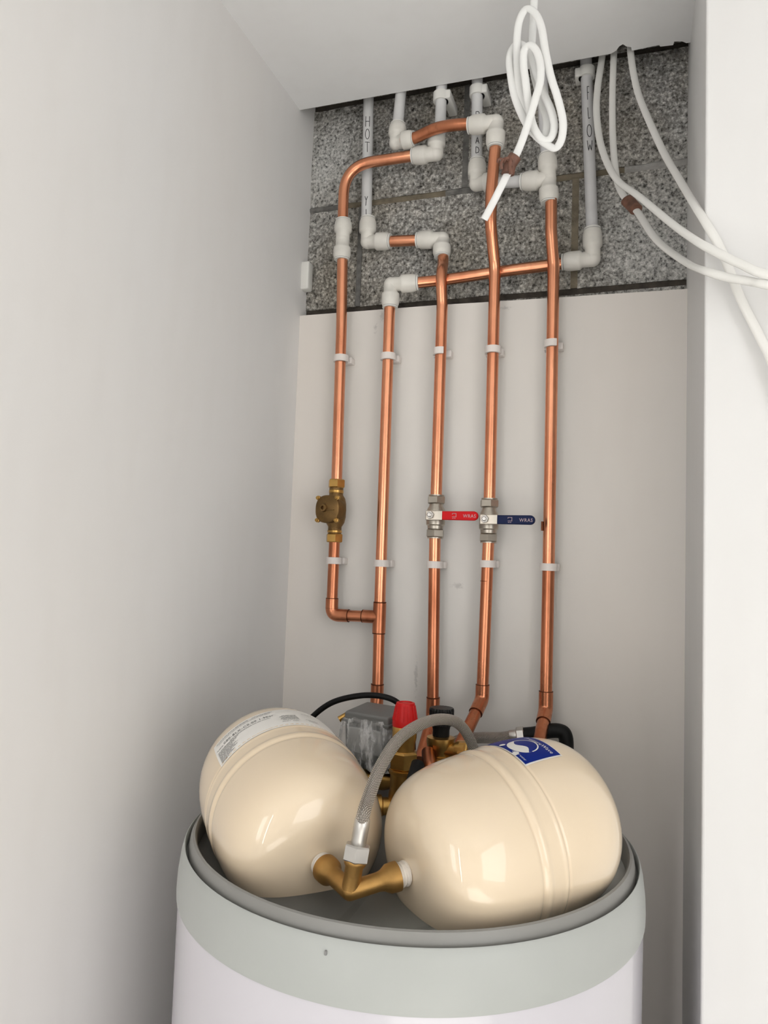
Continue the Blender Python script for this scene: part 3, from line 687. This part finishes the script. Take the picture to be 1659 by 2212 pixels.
# pipe clips
def pipe_clip(label, x, z, y=PY, open_right=False, tilt=0.0, group='white pipe clips'):
    t = Thing('pipe_clip', label, 'pipe clip', (x, -0.004, z), group)
    g = G(); r0, r1, h = 0.0112, 0.0152, 0.0066; v = []; f = []
    a0, a1 = (-PI * 1.12, PI * .12) if not open_right else (-PI * 1.12, -PI * .30)
    n = 20
    for k in range(n + 1):
        t_ = a0 + (a1 - a0) * k / n
        for rr in (r0, r1):
            for zz in (-h, h): v.append((x + rr * math.cos(t_), y + rr * math.sin(t_), z + zz + tilt * math.cos(t_)))
    for k in range(n):
        a = 4 * k; b = a + 4
        f += [(a, b, b + 1, a + 1), (a + 2, a + 3, b + 3, b + 2), (a, a + 2, b + 2, b), (a + 1, b + 1, b + 3, a + 3)]
    f += [(0, 1, 3, 2), (4 * n, 4 * n + 2, 4 * n + 3, 4 * n + 1)]; g.add(v, f)
    t.part('band', g, 'clip', angle=50)
    t.part('base', box(x - .0175, x + .0175, y + .0125, -0.0002, z - .0066, z + .0066, .0015), 'clip')
    return t
for lab, x, z, op in (('white clip high on the leftmost copper pipe', X1 + .0015, 1.834, False), ('white clip high on the second copper pipe', X2 - .0015, 1.832, False),
                      ('white clip, half hidden, high on the red-valve copper pipe', X3, 1.836, True), ('white clip high on the navy-valve copper pipe', X4, 1.833, False),
                      ('white clip, half hidden, high on the copper pipe nearest the white wall', X5, 1.838, True),
                      ('white clip under the brass square valve', X1 + .0035, 1.4245, False), ('white clip low on the second copper pipe', X2, 1.4225, False),
                      ('white clip under the red-handled valve', X3 + .001, 1.4235, False), ('white clip under the navy-handled valve', X4 + .0005, 1.4285, False),
                      ('white clip low on the copper pipe nearest the white wall', X5 + .001, 1.4265, False)):
    pipe_clip(lab, x, z, open_right=op)
def ceiling_clip(label, x, y, z, side, yb=0.024):
    t = Thing('pipe_clip', label, 'pipe clip', (x, yb, z), 'white pipe clips at the ceiling')
    g = lathe([(.0115, -.010), (.0150, -.010), (.0158, -.006), (.0158, .008), (.0115, .010)], (x, y, z), (0, 0, 1), 26)
    t.part('band', g, 'collet', angle=50)
    t.part('wing', box(min(x + side * .004, x + side * .0215), max(x + side * .004, x + side * .0215), y - .011, yb - .0005, z - .010, z + .008, .003), 'collet')
    return t
ceiling_clip('white pipe clip at the ceiling above the swept bend elbow', -0.3805, -0.031, 2.3560, 1)
ceiling_clip('white pipe clip at the ceiling on the pipe lettered RAD', -0.3100, -0.017, 2.3640, 1)
ceiling_clip('white pipe clip at the ceiling on the pipe lettered FLOW', -0.1015, 0.002, 2.3760, -1)

# square brass valve on the first pipe
xv = X1 + .0030
t = Thing('brass_valve', 'dark brass square-bodied valve with corner bolts on the leftmost copper pipe', 'valve', (xv, PY, 1.460))
t.part('body', lathe([(.0125, 1.475), (.0135, 1.480), (.0135, 1.492), (.0185, 1.500), (.021, 1.512), (.021, 1.538), (.0185, 1.549), (.0140, 1.556), (.0140, 1.572)], (xv, PY, 0), (0, 0, 1), 32)
       .join(lathe([(.0260, 0), (.0260, .024), (.024, .026)], (xv, PY - .002, 1.525), (-.18, -1, 0), 32)), 'brass_cast', angle=50)
t.part('nut', hexnut((xv, PY, 1.570), (0, 0, 1), .0175, .017, .5), 'brass', smooth=False)
t.part('nut', hexnut((xv, PY, 1.461), (0, 0, 1), .0172, .017, .5), 'brass', smooth=False)
t.part('collar', lathe([(.0132, 0), (.0148, .001), (.0148, .006), (.0132, .007)], (xv, PY, 1.559), (0, 0, 1), 28), 'brass')
t.part('collar', lathe([(.0132, 0), (.0146, .001), (.0146, .005), (.0132, .006)], (xv, PY, 1.4795), (0, 0, 1), 28), 'brass')
fx = Matrix.Translation((xv - .003, PY - .027, 1.525)) @ Matrix.Rotation(RD(-10), 4, 'Z')
sq = []
for k in range(32):
    a_ = 2 * PI * k / 32; c_, s_ = math.cos(a_), math.sin(a_); rr = .0275 / (abs(c_) ** 2.5 + abs(s_) ** 2.5) ** (1 / 2.5); sq.append((rr * c_, rr * s_))
gb = G().add([(x, 0, z) for x, z in sq] + [(x, -.006, z) for x, z in sq] + [(x * .9, -.0085, z * .9) for x, z in sq],
             [tuple(range(32)), tuple(range(64, 96))[::-1]] + [(k + 32 * j, (k + 1) % 32 + 32 * j, (k + 1) % 32 + 32 * (j + 1), k + 32 * (j + 1)) for j in (0, 1) for k in range(32)])
bon = t.part('bonnet', gb.xf(fx), 'brass_cast', angle=50)
t.part('boss', lathe([(.0085, 0), (.0072, .0055), (.0038, .0058), (.0038, .001), (0, .001)], fx @ Vector((-.006, -.008, .002)), fx.to_3x3() @ Vector((0, -1, 0)), 20)
       .join(box(-.002, .018, -.0105, -.008, -.003, -.001).xf(fx)), 'brass_cast', parent=bon)
for sx, sz in ((-1, 1), (1, 1), (-1, -1), (1, -1)):
    t.part('bolt', lathe([(.0045, -.002), (.0045, .003), (.0032, .0035), (.0032, .0065), (.0026, .007), (0, .007)], fx @ Vector((sx * .0220, -.004, sz * .0220)), fx.to_3x3() @ Vector((0, -1, 0)), 14), 'brass', parent=bon)

# lever ball valves
def ball_valve(label, x, zc, grip, stem_dx):
    t = Thing('ball_valve', label, 'valve', (x, PY, zc - .040), 'lever ball valves')
    t.part('body', lathe([(.0120, -.030), (.0135, -.029), (.0135, -.025), (.0150, -.024), (.0155, -.018), (.0178, -.016), (.0182, -.010), (.0178, 0), (.0178, .008), (.0160, .015), (.0132, .020), (.0128, .027), (.012, .030)], (x, PY, zc), (0, 0, 1), 36), 'nickel', angle=30)
    for z0, ph in ((zc + .024, .35), (zc - .040, .15)):
        nut = t.part('nut', hexnut((x, PY, z0), (0, 0, 1), .0178, .0150, ph), 'nickel', smooth=False)
        t.part('lip', lathe([(PR + .0002, 0), (.0150, 0), (.0150, .0022), (PR + .0002, .0022)], (x, PY, z0 + (.015 if z0 > zc else -.0022)), (0, 0, 1), 28), 'nickel', parent=nut)
    t.part('stem', lathe([(.0085, 0), (.0085, .016), (.0065, .017), (.0065, .026)], (x, PY - .012, zc), (0, -1, 0), 24), 'nickel')
    yl = PY - .036
    lv = t.part('lever', box(x - .0095, x + .024, yl - .0028, yl, zc - .0095, zc + .0085, .0012), 'nickel', smooth=False)
    t.part('lever_nut', hexnut((x, yl - .0028, zc), (0, -1, 0), .0075, .0050, .2).join(lathe([(.0045, 0), (.0045, .009), (.003, .010)], (x, yl - .0028, zc), (0, -1, 0), 16)), 'steel', parent=lv, smooth=False)
    # vinyl grip with a rounded end
    x0, x1, h, n = x + .0225, x + .0900, .0084, 14; poly = [(x0, -h * .95), (x1 - h, -h)] + [(x1 - h + h * math.sin(PI * k / n), -h * math.cos(PI * k / n)) for k in range(1, n)] + [(x1 - h, h), (x0, h * .95)]
    m_ = len(poly); layers = []
    for yy, sc in ((yl + .0022, .86), (yl + .0012, 1.0), (yl - .0042, 1.0), (yl - .0056, .86)):
        cx = (x0 + x1) / 2; layers.append([(cx + (px - cx) * (1 - (1 - sc) * .18), yy, zc - .0008 + pz * sc) for px, pz in poly])
    v = [p for l in layers for p in l]
    f = [tuple(range(m_)), tuple(range(3 * m_, 4 * m_))[::-1]] + [(j * m_ + k, j * m_ + (k + 1) % m_, (j + 1) * m_ + (k + 1) % m_, (j + 1) * m_ + k) for j in range(3) for k in range(m_)]
    gr = t.part('grip', G().add(v, f), grip, label='%s vinyl grip marked WRAS' % ('red' if grip == 'red_grip' else 'navy'))
    ax = x0 + .0400
    for ch in 'WRAS':
        tv, tf = text_verts(ch, .0088); wd = max(p[0] for p in tv)
        t.part('letter', G().add([(ax + p[0] * .92, yl - .0059, zc - .0042 + p[1]) for p in tv], tf), 'grip_print', parent=gr, smooth=False)
        ax += wd * .92 + .0005
    bx = x0 + .0195; g = G()
    for a0, a1, b0, b1 in ((0, .0078, .0058, .0066), (.0070, .0078, -.0008, .0062), (0, .0062, -.0006, .0002), (0, .0008, .0040, .0066), (0.0004, .0030, -.0032, -.0024), (.0040, .0064, -.0032, -.0024)):
        g.join(box(bx + a0, bx + a1, yl - .0060, yl - .0054, zc - .0030 + b0, zc - .0030 + b1))
    t.part('printed_mark', g, 'grip_print', parent=gr, smooth=False)['kind'] = 'stuff'
    return t
ball_valve('nickel ball valve with red lever marked WRAS', X3 + .0005, 1.5155, 'red_grip', 0)
ball_valve('nickel ball valve with navy blue lever marked WRAS', X4 + .0010, 1.5095, 'blue_grip', 0)

# ------------------------------------------------------------------ fittings behind the vessels
# motorised valve in crumpled clear film
bxm = Matrix.Translation((-0.392, -0.245, 1.105)) @ Matrix.Rotation(RD(-14), 4, 'Z') @ Matrix.Rotation(RD(6), 4, 'X')
t = Thing('motorised_valve', 'grey motorised valve wrapped in crumpled clear film behind the vessel with white label', 'valve', (-0.392, -0.245, 1.0))
hs = t.part('housing', box(-.042, .042, -.030, .036, .006, .082, .004).xf(bxm), 'act_grey')
t.part('cover', box(-.036, .030, -.0330, -.029, .020, .060, .003).xf(bxm), 'act_pale', parent=hs, label='pale raised cover plate')
t.part('lid_lip', box(-.044, .044, -.032, .038, .066, .071, .0015).xf(bxm), 'act_grey', parent=hs)
t.part('lever', box(-.050, -.040, -.006, .012, .050, .074, .002).xf(bxm).join(tube([bxm @ Vector(p) for p in ((-.046, 0, .062), (-.058, -.004, .066), (-.066, -.012, .060))], .005, 12)), 'brass')
t.part('valve_body', lathe([(.012, -.078), (.0165, -.076), (.0165, -.060), (.0125, -.058), (.0125, -.040), (.017, -.020), (.017, .020), (.0125, .040), (.0125, .058), (.0165, .060), (.0165, .074), (.012, .076)], (-0.398, -0.240, 1.075), (.93, -.30, .12), 28), 'brass', angle=30)
t.part('base_plate', box(-.045, .045, -.034, .040, -.004, .005, .002).xf(bxm), 'black_plastic', parent=hs)
gf = G(); nx, nz = 40, 14; v = []; f = []
for j in range(nz + 1):
    for i in range(nx):
        a_ = 2 * PI * i / nx; c_, s_ = math.cos(a_), math.sin(a_)
        rx, ry = .054, .043; q = (abs(c_) ** 5 + abs(s_) ** 5) ** (-1 / 5)
        pinch = 1 - .16 * (j / nz) ** 3 + random.uniform(-.035, .035)
        v.append(bxm @ Vector((rx * c_ * q * pinch - .004, .002 + ry * s_ * q * pinch, -.002 + .076 * j / nz + random.uniform(-.003, .003))))
for j in range(nz):
    for i in range(nx): f.append((j * nx + i, j * nx + (i + 1) % nx, (j + 1) * nx + (i + 1) % nx, (j + 1) * nx + i))
t.part('clear_film', gf.add(v, f), 'film', label='crumpled clear plastic film')
# brass elbow at its left
t = Thing('brass_elbow', 'small brass elbow beside the film-wrapped valve', 'pipe fitting', (-0.476, -0.262, 1.09))
t.part('body', tube(fillet([(-0.510, -0.235, 1.085), (-0.490, -0.262, 1.1250), (-0.462, -0.262, 1.1090)], .020), .0105, 20), 'brass')
t.part('nut', hexnut((-0.4730, -0.262, 1.1150), (.85, 0, -.5), .0150, .014), 'brass', smooth=False)
# black lead
single('black_cable', tube(crom([(-0.575, -0.17, 1.02), (-0.553, -0.205, 1.11), (-0.520, -0.235, 1.153), (-0.479, -0.240, 1.187), (-0.430, -0.240, 1.2035), (-0.390, -0.238, 1.2060), (-0.364, -0.228, 1.1950), (-0.348, -0.210, 1.165), (-0.345, -0.20, 1.11)], 8), .0048, 14), 'black_rubber',
       'black cable arching over the film-wrapped valve', 'cable', (-0.43, -0.24, 1.02))
# relief valve with red cap
rx, ry = -0.3310, -0.300
t = Thing('relief_valve', 'brass pressure relief valve with red cap', 'valve', (rx, ry, 0.993))
t.part('cap', lathe([(.0190, 1.1765), (.0192, 1.184), (.0185, 1.188), (.0150, 1.207), (.0140, 1.2115), (.0105, 1.2125), (.0100, 1.2110), (0, 1.2110)], (rx, ry, 0), (0, 0, 1), 36), 'red_plastic', label='red ribbed cap')
gk = G()
for k in range(18):
    a_ = 2 * PI * k / 18
    gk.join(tube([(rx + .0188 * math.cos(a_), ry + .0188 * math.sin(a_), 1.186), (rx + .0146 * math.cos(a_), ry + .0146 * math.sin(a_), 1.208)], .0009, 6))
t.part('cap_ribs', gk, 'red_plastic')
t.part('bonnet', lathe([(.0175, 1.1775), (.0190, 1.174), (.0185, 1.160), (.0165, 1.150), (.0165, 1.140), (.0190, 1.138)], (rx, ry, 0), (0, 0, 1), 32), 'brass')
t.part('nut', hexnut((rx, ry, 1.113), (0, 0, 1), .0225, .026, .3), 'brass', smooth=False)
t.part('ring', lathe([(.0195, 1.106), (.0225, 1.107), (.0225, 1.111), (.0195, 1.112)], (rx, ry, 0), (0, 0, 1), 32), 'brass')
t.part('body', lathe([(.018, .995), (.018, 1.02), (.021, 1.03), (.0215, 1.075), (.0195, 1.085), (.0195, 1.113)], (rx, ry, 0), (0, 0, 1), 32).join(lathe([(.015, 0), (.015, .030), (.019, .032), (.019, .050)], (rx, ry, 1.055), (-.75, -.35, 0), 28)), 'brass', angle=30)
# valve with black knurled cap
bx_, by_ = -0.2935, -0.222
t = Thing('mixing_valve', 'brass valve with black knurled cap between the red cap and the hose', 'valve', (bx_, by_, 0.993))
ck = []
for z_, s_ in ((1.168, 1.0), (1.1915, 1.0), (1.1945, .94)):
    ck.append([(bx_ + (.0200 if k % 2 else .0188) * s_ * math.cos(2 * PI * k / 48), by_ + (.0200 if k % 2 else .0188) * s_ * math.sin(2 * PI * k / 48), z_) for k in range(48)])
gc = G().add([p for l in ck for p in l], [tuple(range(48))[::-1], tuple(range(96, 144))] + [(j * 48 + k, j * 48 + (k + 1) % 48, (j + 1) * 48 + (k + 1) % 48, (j + 1) * 48 + k) for j in (0, 1) for k in range(48)])
t.part('cap', gc, 'black_plastic', smooth=False, label='black knurled cap')
t.part('neck', lathe([(.0135, 1.130), (.0135, 1.160), (.0155, 1.168)], (bx_, by_, 0), (0, 0, 1), 24), 'black_plastic')
t.part('bonnet', lathe([(.0150, 1.150), (.0225, 1.148), (.0230, 1.140), (.0215, 1.132), (.0185, 1.128), (.0185, 1.118), (.021, 1.116)], (bx_, by_, 0), (0, 0, 1), 32), 'brass')
t.part('body', lathe([(.018, .995), (.022, 1.03), (.024, 1.06), (.024, 1.095), (.020, 1.105), (.020, 1.120)], (bx_, by_, 0), (0, 0, 1), 32).join(lathe([(.013, 0), (.013, .030), (.0165, .032), (.0165, .048)], (bx_, by_, 1.128), (.95, -.25, .1), 24)), 'brass', angle=30)
t.part('nut', hexnut((bx_ + .036, by_ - .010, 1.1320), (.95, -.25, .1), .0175, .016), 'brass', smooth=False)
t.part('tail_pipe', tube(fillet([(bx_ - .015, by_ - .020, 1.128), (bx_ - .004, by_ - .050, 1.110), (bx_ - .004, by_ - .055, 1.02)], .02), .0105, 18), 'copper_dull', label='copper tail pipe')
# second hose and black lagged pipe by the wall
t = Thing('braided_hose', 'silver braided hose lying level by the back wall behind the right vessel', 'hose', (-0.25, -0.075, 1.11))
t.part('braid', tube(crom([(-0.330, -0.10, 1.085), (-0.298, -0.078, 1.112), (-0.262, -0.070, 1.1190), (-0.225, -0.066, 1.1225), (-0.198, -0.064, 1.1285)], 8), .0098, 20), 'braid')
t.part('ferrule', lathe([(.0102, 0), (.0108, .001), (.0108, .013), (.0100, .014)], (-0.2080, -0.0645, 1.1265), (.95, .05, .18), 26), 'steel')
t.part('nut', hexnut((-0.1960, -0.064, 1.1290), (.95, .05, .18), .0145, .014, .3), 'steel', smooth=False)
single('lagged_pipe', tube(crom([(-0.1830, -0.0635, 1.1315), (-0.165, -0.0625, 1.1350), (-0.140, -0.060, 1.1420), (-0.122, -0.058, 1.1430), (-0.1135, -0.058, 1.1360), (-0.111, -0.058, 1.110), (-0.111, -0.058, 1.02)], 8), .0125, 18), 'black_rubber',
       'black rubber-lagged pipe behind the copper pipe nearest the white wall', 'pipe', (-0.12, -0.058, 1.02))
# sleeved tail between the vessels
t = Thing('sensor_lead', 'black sleeved lead with white tip hanging between the two vessels', 'cable', (-0.290, -0.400, 1.0))
t.part('sleeve', tube([(-0.3000, -0.330, 1.13), (-0.2990, -0.385, 1.098), (-0.2990, -0.400, 1.082)], .0072, 14, rads=[.010, .0078, .0062]), 'black_rubber')
t.part('tip', tube([(-0.2990, -0.400, 1.082), (-0.2990, -0.408, 1.068)], .0058, 14), 'clip', label='white tip')

# white plastic plate on the left corner of the blocks
gq = box(XL - .002, -0.6680, -0.004, 0.020, 2.000, 2.061, .0035)
single('plastic_plate', gq, 'collet', 'small white plastic plate in the left corner of the exposed blocks', 'plate', (-0.676, 0.01, 2.0))

# ------------------------------------------------------------------ cables
CW, CT = 0.0058, 0.0030
def flat(path, per=6, w_=CW, t_=CT): return tube(crom(path, per), w_, 14, ry=t_, ref=(0.15, -1, 0.1))
t = Thing('coiled_cable', 'white flat cable hanging from the ceiling in a loose coil', 'cable', (-0.1586, -0.2900, 2.3850))
t.part('sheath', flat([(-0.1586, -0.2900, 2.3850), (-0.1606, -0.2959, 2.3459), (-0.1611, -0.2968, 2.3071), (-0.1621, -0.2977, 2.2610), (-0.1626, -0.2986, 2.2227), (-0.1596, -0.2995, 2.1914), (-0.1524, -0.3009, 2.1593), (-0.1446, -0.3027, 2.1308), (-0.1376, -0.3045, 2.1042), (-0.1383, -0.3064, 2.0812), (-0.1462, -0.3082, 2.0734), (-0.1574, -0.3100, 2.0858), (-0.1659, -0.3122, 2.1065), (-0.1740, -0.3144, 2.1360), (-0.1793, -0.3165, 2.1652), (-0.1818, -0.3187, 2.1976), (-0.1823, -0.3209, 2.2334), (-0.1784, -0.3227, 2.2596), (-0.1680, -0.3242, 2.2734), (-0.1543, -0.3256, 2.2611), (-0.1446, -0.3271, 2.2358), (-0.1381, -0.3285, 2.1969), (-0.1290, -0.3300, 2.1542), (-0.1183, -0.3285, 2.1187), (-0.1104, -0.3271, 2.0832), (-0.1121, -0.3256, 2.0572), (-0.1207, -0.3242, 2.0451), (-0.1332, -0.3227, 2.0529), (-0.1487, -0.3209, 2.0686), (-0.1661, -0.3187, 2.0945), (-0.1836, -0.3165, 2.1385), (-0.1920, -0.3144, 2.1801), (-0.1945, -0.3122, 2.2083), (-0.1888, -0.3100, 2.2267), (-0.1772, -0.3115, 2.2271), (-0.1647, -0.3129, 2.2116), (-0.1547, -0.3144, 2.1805), (-0.1412, -0.3158, 2.1403), (-0.1287, -0.3173, 2.1080), (-0.1239, -0.3191, 2.0808), (-0.1294, -0.3213, 2.0625), (-0.1414, -0.3235, 2.0631), (-0.1539, -0.3256, 2.0840), (-0.1613, -0.3278, 2.1180), (-0.1658, -0.3300, 2.1502), (-0.1697, -0.3315, 2.1792), (-0.1686, -0.3329, 2.2014), (-0.1596, -0.3344, 2.2059), (-0.1495, -0.3358, 2.1926), (-0.1433, -0.3373, 2.1665), (-0.1439, -0.3387, 2.1405), (-0.1494, -0.3402, 2.1175), (-0.1567, -0.3416, 2.0893), (-0.1660, -0.3431, 2.0571), (-0.1735, -0.3445, 2.0360), (-0.1797, -0.3460, 2.0219)]), 'cable')
ta = t.part('tape', tube(crom([(-0.1765, -0.3460, 2.0286), (-0.1844, -0.3460, 2.0162), (-0.1868, -0.3460, 2.0031)], 5), .010, 12, ry=.0085, ref=(0, -1, 0), rads=None), 'tape_brown', label='brown torn tape')
gg = G()
for k in range(9):
    c_ = Vector([(-0.1765, -0.3460, 2.0286), (-0.1844, -0.3460, 2.0162), (-0.1868, -0.3460, 2.0031)][1]); p0 = c_ + Vector((random.uniform(-.010, .004), random.uniform(-.012, -.004), random.uniform(-.010, .010)))
    p1 = p0 + Vector((random.uniform(-.014, .004), random.uniform(-.004, .004), random.uniform(-.020, .012)))
    gg.join(tube(crom([p0, (p0 + p1) / 2 + Vector((random.uniform(-.004, .004), -.003, 0)), p1], 4), .0022, 8, ry=.0008, ref=(0, -1, .2)))
t.part('tape_shreds', gg, 'tape_brown', parent=ta)
t.part('cut_end', flat([(-0.1864, -0.3450, 2.0064), (-0.1952, -0.3430, 1.9901), (-0.2087, -0.3380, 1.9673), (-0.2237, -0.3300, 1.9456)], 4), 'cable', label='cut end of the cable')
t = Thing('hanging_cable', 'grey-white cable from the ceiling sweeping right, the leftmost of the three hanging cables', 'cable', (-0.0721, -0.0160, 2.3931), 'cables hanging from the ceiling gap')
t.part('sheath', flat([(-0.0713, -0.0120, 2.4418), (-0.0721, -0.0160, 2.3931), (-0.0785, -0.0350, 2.3180), (-0.0781, -0.0550, 2.2519), (-0.0665, -0.0900, 2.1688), (-0.0403, -0.1500, 2.0787), (-0.0031, -0.2300, 2.0027), (0.0404, -0.3300, 1.9086), (0.0667, -0.3850, 1.8577), (0.0872, -0.4050, 1.8327), (0.1174, -0.4200, 1.8061), (0.1567, -0.4300, 1.7821), (0.3000, -0.4300, 1.7450), (0.6000, -0.4150, 1.6750), (1.0500, -0.3950, 1.6600)], 6, .0062, .0034), 'cable_grey')
t = Thing('hanging_cable', 'grey-white cable mended with brown tape, the middle of the three hanging cables', 'cable', (-0.0509, -0.0240, 2.3852), 'cables hanging from the ceiling gap')
t.part('sheath', flat([(-0.0500, -0.0200, 2.4316), (-0.0509, -0.0240, 2.3852), (-0.0516, -0.0400, 2.2921), (-0.0488, -0.0650, 2.1975), (-0.0394, -0.1050, 2.0979), (-0.0232, -0.1350, 2.0462), (-0.0163, -0.1450, 2.0340)], 6, .0060, .0034), 'cable_grey')
t.part('tail', flat([(-0.0133, -0.1500, 2.0280), (-0.0029, -0.1700, 2.0030), (0.0241, -0.2500, 1.9201), (0.0579, -0.3450, 1.8451), (0.0773, -0.3950, 1.8117), (0.1029, -0.4100, 1.7943), (0.1278, -0.4200, 1.7829), (0.1616, -0.4300, 1.7680), (0.3200, -0.4300, 1.7150), (0.6200, -0.4000, 1.6450), (1.0500, -0.3850, 1.6100)], 6, .0060, .0034), 'cable_grey')
t.part('tape', tube(crom([(-0.0224, -0.1380, 2.0446), (-0.0133, -0.1500, 2.0280), (-0.0073, -0.1620, 2.0144)], 5), .0105, 14, ry=.0075, ref=(0, -1, 0)), 'tape_brown', label='brown tape joint')
t = Thing('hanging_cable', 'grey-white cable falling straight past the white wall, the rightmost of the three', 'cable', (-0.0213, -0.0320, 2.3828), 'cables hanging from the ceiling gap')
t.part('sheath', flat([(-0.0218, -0.0280, 2.4289), (-0.0213, -0.0320, 2.3828), (-0.0141, -0.0450, 2.3218), (-0.0015, -0.0700, 2.2556), (0.0319, -0.1500, 2.1183), (0.0558, -0.2500, 2.0080), (0.0694, -0.3400, 1.9267), (0.0840, -0.3760, 1.8772), (0.1006, -0.3780, 1.8403), (0.1228, -0.3760, 1.7776), (0.1442, -0.3760, 1.7275), (0.1649, -0.3780, 1.6722), (0.2150, -0.3760, 1.5000), (0.2450, -0.3740, 1.2000), (0.2550, -0.3720, 0.8000), (0.2580, -0.3720, 0.0200)], 6, .0062, .0034), 'cable_grey')
